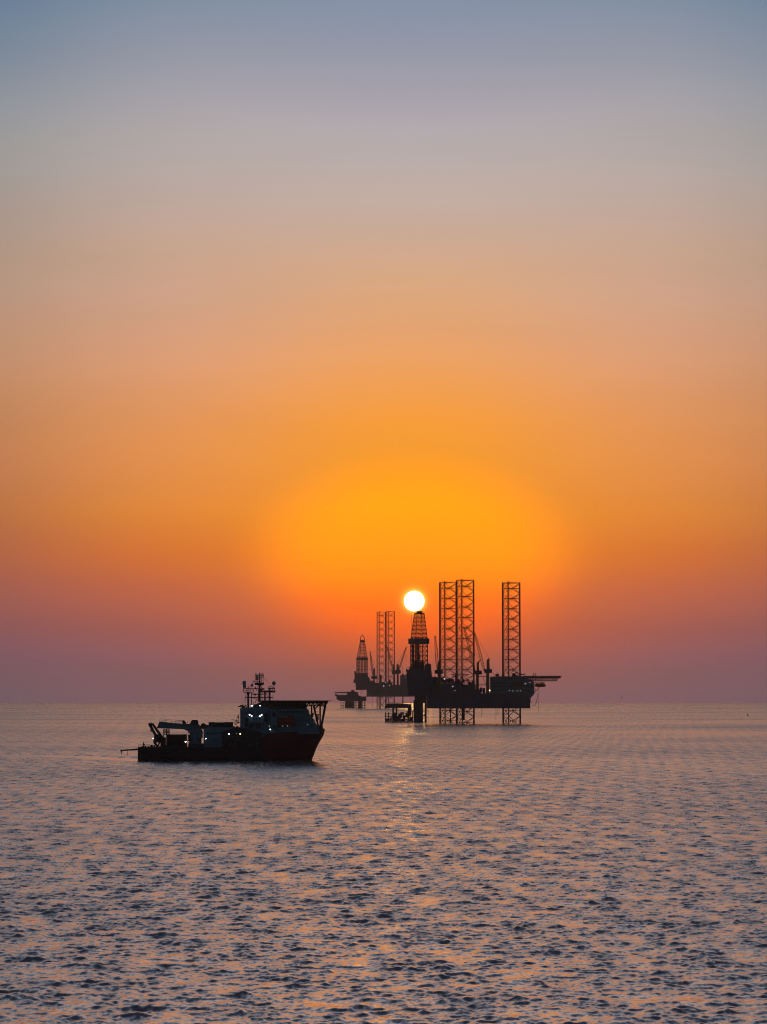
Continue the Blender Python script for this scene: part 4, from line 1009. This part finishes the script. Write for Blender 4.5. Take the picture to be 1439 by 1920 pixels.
m = MB(); rail(m, [fs.at(451, 1327.4, -6.3), fs.at(497, 1327, -6.3)], 1.1, 1.5, .045); m.build('railing', 'mast_grey', sa_)
for px0, px1, py0, py1 in ((459, 465, 1346, 1363), (494, 501, 1338, 1353), (466, 474, 1357, 1364), (480, 488, 1356, 1364)):
    m = MB(); fs.box(m, px0, px1, py0, py1, -6.95, -6.42); m.build('vent_louvre', 'dark_steel', sa_)
m = MB(); fs.prism(m, [(470, 1327), (474, 1321.5), (482, 1319.4), (489, 1315.4), (497, 1315), (497, 1327)], -4.8, 4.8); m.build('mast_house', 'mast_grey', ship)
m = MB(); fs.prism(m, [(446.4, 1325.8), (446.4, 1324), (450, 1323.6), (451, 1321.8), (456, 1321.8), (458, 1325), (457, 1328), (453.4, 1328), (453, 1325.6)], -3.2, -2.2); m.path([fs.at(458.4, 1327, -2.6), fs.at(459.4, 1322.6, -2.6), fs.at(461.2, 1322.4, -2.6), fs.at(462.4, 1327, -2.6)], .14, 5); m.build('fire_monitor', 'dark_steel', ship)
# funnel casing with a dark mark
m = MB(); fs.box(m, 507, 519.2, 1332, 1363.2, -8.35, -5); fn = m.build('funnel', 'ship_white', ship)
m = MB()
def mk(a, b, r): m.tube((XS(a[0]), -8.37, ZS(a[1])), (XS(b[0]), -8.37, ZS(b[1])), r, n=5)
mk((512.6, 1342), (515.2, 1334.2), .28); mk((517.8, 1342), (515.2, 1334.2), .28); mk((513.4, 1339.2), (517, 1339.2), .22); mk((512.6, 1341.6), (518, 1341.6), .30); m.build('funnel_mark', 'mark_blue', fn)
m = MB(); fs.box(m, 511.5, 514.8, 1359, 1362.5, -8.5, -8.36); m.build('door', 'dark_steel', fn)
m = MB(); fs.box(m, 511, 527, 1364.8, 1366.6, -8.3, -7.4); fs.box(m, 513, 526.6, 1369.8, 1371.4, -8.3, -7.4)
for px in (513.5, 520, 526): fs.box(m, px, px + .7, 1364, 1372, -8.25, -8.05)
m.build('boat_platform', 'ship_white', ship)
m = MB()
for px in (522, 549):
    m.path([fs.at(px, 1363, -7.5), fs.at(px, 1346, -7.6), fs.at(px, 1344.2, -9.4), fs.at(px, 1346.5, -9.6)], .22, 6)
m.build('boat_davit', 'mast_grey', ship)
lb2 = empty('lifeboat', fs.o); lb2.rotation_euler = (0, 0, YAW)
boat(fs, lb2, 519.6, 553.2, 1345.6, 1360.6, -9.3, 1.35, 'boat_orange')
tag(lb2, 'dark orange-red enclosed lifeboat in davits on the side of the support vessel', 'lifeboat')
# helideck over the bow
hs = empty('helideck', (0, 0, 0), ship)
zc = ZS(1314.0); rH = (XS(616) - XS(491)) / 2; cxh = (XS(616) + XS(491)) / 2
oct_ = [(cxh + rH * 1.082 * math.cos(R_(22.5 + 45 * i)), rH * 1.082 * math.sin(R_(22.5 + 45 * i))) for i in range(8)]
MB().plan(oct_, zc - .42, zc).build('deck_plate', 'deck_green', hs)
m = MB(); net = [((x - cxh) * 1.10 + cxh, y * 1.10) for x, y in oct_]
for i in range(8):
    j = (i + 1) % 8; a, b, c, d = oct_[i], oct_[j], net[i], net[j]
    m.tube((c[0], c[1], zc + .12), (d[0], d[1], zc + .12), .05, n=4)
    for k in range(7): m.tube((a[0] + (b[0] - a[0]) * k / 6, a[1] + (b[1] - a[1]) * k / 6, zc - .2), (c[0] + (d[0] - c[0]) * k / 6, c[1] + (d[1] - c[1]) * k / 6, zc + .12), .045, n=4)
m.build('safety_net', 'dark_steel', hs)
m = MB()
for dy in (-8, -4, 0, 4, 8):
    sp = (rH ** 2 - dy ** 2) ** .5; m.box(cxh - sp, cxh + sp * .985, dy - .1, dy + .1, zc - .95, zc - .42)
for dx in (-9, -4.5, 0, 4.5, 9): m.box(cxh + dx - .1, cxh + dx + .1, -8, 8, zc - .93, zc - .44)
m.build('deck_girders', 'dark_steel', hs)
for dy in (-5, 5):
    top = [fs.at(572 + k * 8.2, 1318.4, dy) for k in range(6)]; lowp = [fs.at(575 + k * 7, 1323.4, dy) for k in range(5)]
    m = MB(); m.path(lowp, .17, 5); m.tube(fs.at(566, 1326, dy), fs.at(577, 1323.6, dy), .15, n=5)
    for k in range(5): m.tube(top[k], lowp[k], .12, n=5); m.tube(lowp[k], top[k + 1], .12, n=5)
    m.build('deck_truss', 'dark_steel', hs)
    for a, b, r in (((584.6, 1322), (584.6, 1345), .17), ((588.6, 1323), (597.2, 1362), .24), ((600.6, 1318), (600.6, 1365), .18), ((611.4, 1316.5), (602.2, 1366), .30), ((610.6, 1328), (604, 1320.5), .15), ((591, 1329), (600, 1320), .15), ((596.6, 1340), (596.6, 1350), .15)):
        m = MB(); m.tube(fs.at(*a, dy), fs.at(*b, dy * .8), r, n=8); m.build('strut', 'dark_steel', hs)
m = MB()
for a, b, r in (((578, 1339.2), (601.4, 1339.2), .11), ((586, 1337), (589, 1339), .2), ((583.6, 1348.4), (593, 1348.4), .09), ((587, 1349), (595, 1354), .09)): m.tube(fs.at(*a, -5), fs.at(*b, -5), r, n=5)
fs.box(m, 585, 587.4, 1338, 1345, -5.3, -4.7); fs.box(m, 599, 601.6, 1336, 1340, -5.3, -4.7); rail(m, [fs.at(580, 1339, -5), fs.at(601, 1339, -5)], .9, 1.4, .04)
m.build('access_walkway', 'dark_steel', hs)
m = MB(); m.tube(fs.at(601, 1366, 0), fs.at(601, 1360.5, 0), 1.1, .8, n=12); fs.box(m, 597, 604.5, 1362.5, 1367, -2, 2); m.build('windlass', 'mast_grey', ship)
# masts, antenna platforms and domes on the bridge roof
def pole(px, y0, y1, dy, r0, r1=None, name='mast_post', par=None):
    m = MB(); m.tube(fs.at(px, y0, dy), fs.at(px, y1, dy), r0, r1, n=8); return m.build(name, 'mast_grey', par or ship)
ma = empty('antenna_mast', (0, 0, 0), ship)
pole(486.8, 1316, 1292, 0, .46, .40, par=ma); pole(487.3, 1293, 1262, 0, .36, .20, par=ma); pole(487.6, 1263, 1259.4, 0, .07, par=ma)
m = MB()
for py, a, b, r in ((1266.4, 478.8, 495, .10), (1269.4, 486, 495.4, .12), (1277.6, 473.6, 487, .06), (1281.2, 477.6, 495, .16), (1283, 479, 494, .2), (1291.4, 474, 496.6, .10), (1301.6, 473, 495, .13), (1307.6, 460, 512, .13), (1297.4, 489, 515.6, .16)): m.tube(fs.at(a, py, 0), fs.at(b, py, 0), r * 1.35, n=6)
for px, y0, y1 in ((479, 1262, 1267), (481, 1262.6, 1267), (484, 1263.6, 1267), (490, 1262.5, 1267), (492.4, 1262, 1267), (494.6, 1262.8, 1267), (490.6, 1269, 1283), (493.6, 1269, 1283), (478.6, 1280, 1284), (494.8, 1279, 1284), (484, 1281, 1292), (481.6, 1290, 1296), (478.4, 1287, 1293), (478.5, 1300, 1306), (491, 1284, 1291)): m.tube(fs.at(px, y0, 0), fs.at(px, y1, 0), .10, n=5)
m.tube(fs.at(487, 1284, -.8), fs.at(482, 1279, -.8), .12, n=5); m.build('yard', 'mast_grey', ma)
m = MB(); fs.box(m, 478.4, 487, 1281, 1284.4, -.7, .7); fs.box(m, 484, 489.6, 1281.4, 1285.6, -.5, .5); fs.prism(m, [(488, 1295), (488.5, 1292.5), (494, 1290), (495.8, 1290.6), (494, 1293.6), (490, 1295.4)], -.5, .5); fs.box(m, 477.8, 480.4, 1288.6, 1292, -.3, .3); fs.box(m, 477.4, 479.8, 1300, 1304, -.3, .3); m.build('radar_scanner', 'dark_steel', ma)
m = MB(); c = fs.at(482.2, 1270.6, -.6); m.ball(c, .62, .62, .70); m.tube(fs.at(482.4, 1274, -.6), fs.at(482.6, 1282, -.6), .16, n=6); m.tube((c.x, c.y, c.z - .9), (c.x, c.y, c.z - .4), .45, .6, n=10); m.build('radome', 'radome', ma, True)
m = MB()
for dx in (-.25, .25): m.tube(fs.at(485, 1315, -.5) + Vector((dx, 0, 0)), fs.at(485.6, 1285, -.5) + Vector((dx, 0, 0)), .05, n=4)
for k in range(14): p = fs.at(485.2, 1314 - k * 2, -.5); m.tube(p + Vector((-.25, 0, 0)), p + Vector((.25, 0, 0)), .045, n=4)
for a, b in (((478.6, 1318), (484, 1306)), ((484, 1306), (486.4, 1300)), ((474, 1308), (482, 1312)), ((490, 1308), (494, 1315)), ((493, 1300), (490, 1306)), ((477, 1316), (474, 1322))): m.tube(fs.at(*a, -1), fs.at(*b, -1), .08, n=5)
m.build('ladder', 'mast_grey', ma)
def ant_platform(px0, px1, py, posts, dy, top):
    e = empty('antenna_platform', (0, 0, 0), ship)
    m = MB(); fs.box(m, px0, px1, py, py + .9, dy - 1.6, dy + 1.6); m.build('platform', 'mast_grey', e)
    m = MB(); a, b = fs.at(px0, py, dy - 1.5), fs.at(px1, py, dy - 1.5); rail(m, [a, b, (b.x, dy + 1.5, b.z), (a.x, dy + 1.5, a.z), a], (ZS(top) - ZS(py)), 1.0, .09); m.build('railing', 'mast_grey', e)
    for px, r in posts:
        m = MB(); m.tube(fs.at(px, 1328 if px < 480 else 1316, dy), fs.at(px, py, dy), r, n=8); m.build('post', 'mast_grey', e)
    return e
e1 = ant_platform(456.6, 474.6, 1297.6, [(465.6, .34), (471.6, .13)], -1.5, 1291)
m = MB(); fs.box(m, 456.4, 473, 1290.4, 1291.6, -3, -1); m.tube(fs.at(465.4, 1298, -2), fs.at(465.2, 1286, -2), .13, n=5); fs.prism(m, [(461, 1299), (470, 1299), (467, 1302), (464.4, 1302)], -2.4, -.6); m.tube(fs.at(459.8, 1327, -3), fs.at(459.8, 1298, -3), .07, n=5); m.tube(fs.at(456.8, 1298, -3), fs.at(456.8, 1290, -3), .1, n=5); m.build('upper_rail', 'mast_grey', e1)
m = MB(); c = fs.at(458.2, 1279.6, -2); m.ball((c.x, c.y, c.z), .66, .66, .66); m.tube((c.x, c.y, c.z), fs.at(458.6, 1289.8, -2), .62, .48, n=14); fs.box(m, 454.4, 457, 1279.6, 1283, -2.3, -1.7); m.build('radome', 'radome', e1, True)
m = MB(); c = fs.at(472.6, 1284.8, -2); m.ball(c, .5); m.tube(c, fs.at(472.6, 1291, -2), .1, n=5); m.build('radome', 'radome', e1, True)
e2 = ant_platform(489.6, 516, 1297.6, [(497.2, .28), (506.2, .32)], 1.2, 1294.5)
m = MB(); fs.box(m, 503, 516, 1290.2, 1291.8, .2, 2.2)
for px in (503.4, 507, 511.4, 515.4): m.tube(fs.at(px, 1298, .5), fs.at(px, 1287.4 if px < 513 else 1289, .5), .09, n=5)
m.tube(fs.at(503, 1287.6, .5), fs.at(512, 1287.6, .5), .07, n=5); m.tube(fs.at(506.4, 1298, 1), fs.at(506.4, 1289, 1), .26, n=6); m.tube(fs.at(512.4, 1316, 0), fs.at(512.4, 1298, 0), .07, n=5); m.tube(fs.at(515, 1292, .5), fs.at(516, 1298, .5), .08, n=5)
for k in range(7): m.tube(fs.at(499, 1315 - k * 2.5, 1), fs.at(504, 1315 - k * 2.5, 1), .07, n=4)
m.build('upper_rail', 'mast_grey', e2)
m = MB(); c = fs.at(514, 1281, 1); m.ball(c, .68, .68, .72); m.tube(c, fs.at(514, 1290.5, 1), .16, n=6); m.build('radome', 'radome', e2, True)
rs = random.Random(8)
for i in range(34):                                   # small gear crowding the decks
    px = rs.choice((rs.uniform(300, 450), rs.uniform(382, 450), rs.uniform(352, 392))); top = 1363.6 if px > 391 else (1365 if px > 381.5 else (1357.6 if 340 < px < 372 else 1400.5))
    dy = rs.uniform(-5, -2); m = MB(); h = rs.uniform(1.0, 4.5) if top > 1390 or px < 391 else rs.uniform(1, 2.2); kind = i % 3
    if px > 391: dy = rs.uniform(-5.5, -4.8)
    if kind == 0: fs.box(m, px, px + rs.uniform(1.5, 4), top - h, top + .6, dy, dy + .8); nm = 'deck_locker'
    elif kind == 1: m.tube(fs.at(px, top + .6, dy), fs.at(px + rs.uniform(-.4, .4), top - h * 1.6, dy), .09, n=5); nm = 'vent_pipe'
    else: m.tube(fs.at(px, top - h * .5, dy), fs.at(px, top - h * .5, dy + 1.4), .09 + h * .12, n=10); m.tube(fs.at(px, top + .5, dy + .5), fs.at(px, top - h * .5, dy + .5), .12, n=5); nm = 'rope_drum'
    m.build(nm, 'dark_steel', ship)
m = MB()                                               # stays and aerial wires of the masts
for a, b in (((487.4, 1262), (467, 1291)), ((487.4, 1262), (512, 1290)), ((486.8, 1281), (508, 1313)), ((465.6, 1298), (452, 1327)), ((444.5, 1345), (458, 1327)), ((487, 1268), (456, 1300))): m.tube(fs.at(*a, 0), fs.at(*b, 0), .045, n=4)
m.build('stay_wire', 'dark_steel', ma)
# deck lights
for px, py, dy, w, h, mt in ((472.2, 1323.5, -5.2, 1.15, .42, 'lamp_white'), (487.6, 1323.4, -5.2, .85, .38, 'lamp_white'), (467.6, 1340.4, -7.4, .75, .42, 'lamp_white'), (471.4, 1342.4, -7.4, .7, .42, 'lamp_white'),
                             (490, 1340.6, -7.4, .8, .42, 'lamp_white'), (487, 1342.8, -7.4, .7, .42, 'lamp_white'), (506.2, 1367.7, -7.6, .8, .45, 'lamp_white'), (428.8, 1376.2, -7.2, .6, .5, 'lamp_white'), (450, 1376.2, -7.2, .6, .5, 'lamp_yellow'),
                             (443.2, 1375.4, -7.2, .3, .26, 'lamp_dim'), (385.6, 1385, -6.8, .55, .48, 'lamp_white'), (347.8, 1390.8, -6.4, .8, .48, 'lamp_white'), (287.2, 1384.6, -5.4, .7, .42, 'lamp_white'),
                             (529.6, 1361.2, -9.5, .42, .4, 'lamp_dim'), (538, 1361.2, -9.5, .42, .4, 'lamp_dim'), (503, 1377.4, -7.6, .45, .35, 'lamp_dim'), (504.4, 1361.4, -7.6, .4, .3, 'lamp_amber'), (576.6, 1358.6, -7.6, .28, .4, 'lamp_dim')):
    lamp(fs, px, py, dy, w * .64, h * .66, mt, ship)

# ------------------------------------------------------------------ small far things
def buoy():
    Y = depth_for(1341.6); f = Frame(1402.2, Y); b = empty('marker_buoy', f.o)
    MB().tube((0, 0, -.6), (0, 0, .9), 1.05, .95, n=14).build('float', 'buoy_red', b, False)
    m = MB()
    for i in range(3):
        a = 2 * math.pi * i / 3; m.tube((.7 * math.cos(a), .7 * math.sin(a), .9), (.15 * math.cos(a), .15 * math.sin(a), 2.1), .1, n=5)
    m.build('tower', 'dark_steel', b); MB().ball((0, 0, 2.3), .32, nu=10, nv=7).build('topmark', 'buoy_red', b)
    tag(b, 'tiny dark buoy on the water near the right edge of the picture', 'buoy')
buoy()
def gull(px, py, Y, span, roll, pitch, label):
    p = pix(px, py, Y); g = empty('seabird', p)
    m = MB(); m.ball((0, 0, 0), span * .05, span * .17, span * .05, nu=10, nv=8); m.build('body', 'feather', g, True)
    for s in (-1, 1):
        m = MB(); a = [(0, .06, 0), (0, -.08, 0), (s * .24, -.03, .10), (s * .24, .08, .10), (s * .5, -.06, .04), (s * .5, -.02, .04)]
        a = [(x * span, y * span, z * span) for x, y, z in a]; t = span * .012
        m.poly(a + [(x, y, z + t) for x, y, z in a], [(0, 1, 2, 3), (3, 2, 4, 5), (9, 8, 7, 6), (11, 10, 8, 9), (1, 0, 6, 7), (2, 1, 7, 8), (0, 3, 9, 6), (4, 2, 8, 10), (3, 5, 11, 9), (5, 4, 10, 11)]); m.build('wing', 'feather', g)
    m = MB(); m.poly([(-.03 * span, -.15 * span, 0), (.03 * span, -.15 * span, 0), (.06 * span, -.27 * span, 0), (-.06 * span, -.27 * span, 0), (-.03 * span, -.15 * span, .02 * span), (.03 * span, -.15 * span, .02 * span), (.06 * span, -.27 * span, .01 * span), (-.06 * span, -.27 * span, .01 * span)],
                     [(3, 2, 1, 0), (4, 5, 6, 7), (0, 1, 5, 4), (1, 2, 6, 5), (2, 3, 7, 6), (3, 0, 4, 7)]); m.build('tail', 'feather', g)
    g.rotation_euler = (pitch, roll, R_(40)); tag(g, label, 'bird', 'birds flying low over the sea')
gull(141.3, 1310.2, 900, 1.15, R_(8), 0, 'tiny dark seabird gliding just above the horizon, left of the ship')
gull(1165.8, 1307.4, 620, 1.25, R_(38), R_(20), 'small seabird with tilted wings above the horizon, right of the drilling rigs')

# ------------------------------------------------------------------ the hazy air
def haze():
    m = bpy.data.materials.new('haze_air'); m.use_nodes = True; nt = m.node_tree; nt.nodes.clear()
    v = nt.nodes.new('ShaderNodeVolumePrincipled'); v.inputs['Color'].default_value = (0.80, 0.86, 1.0, 1)
    v.inputs['Density'].default_value = HAZE; v.inputs['Anisotropy'].default_value = 0.8
    o = nt.nodes.new('ShaderNodeOutputMaterial'); nt.links.new(v.outputs[0], o.inputs['Volume'])
    MATS['haze'] = m
    b = MB().box(-20500, 20500, -20500, 20500, sea_z(20000) - 2, 235).build('haze', 'haze'); b['kind'] = 'stuff'
    b['label'] = 'thin sea haze softening the far rigs and horizon'; b['category'] = 'haze'
HAZE = 4.2e-5
haze()
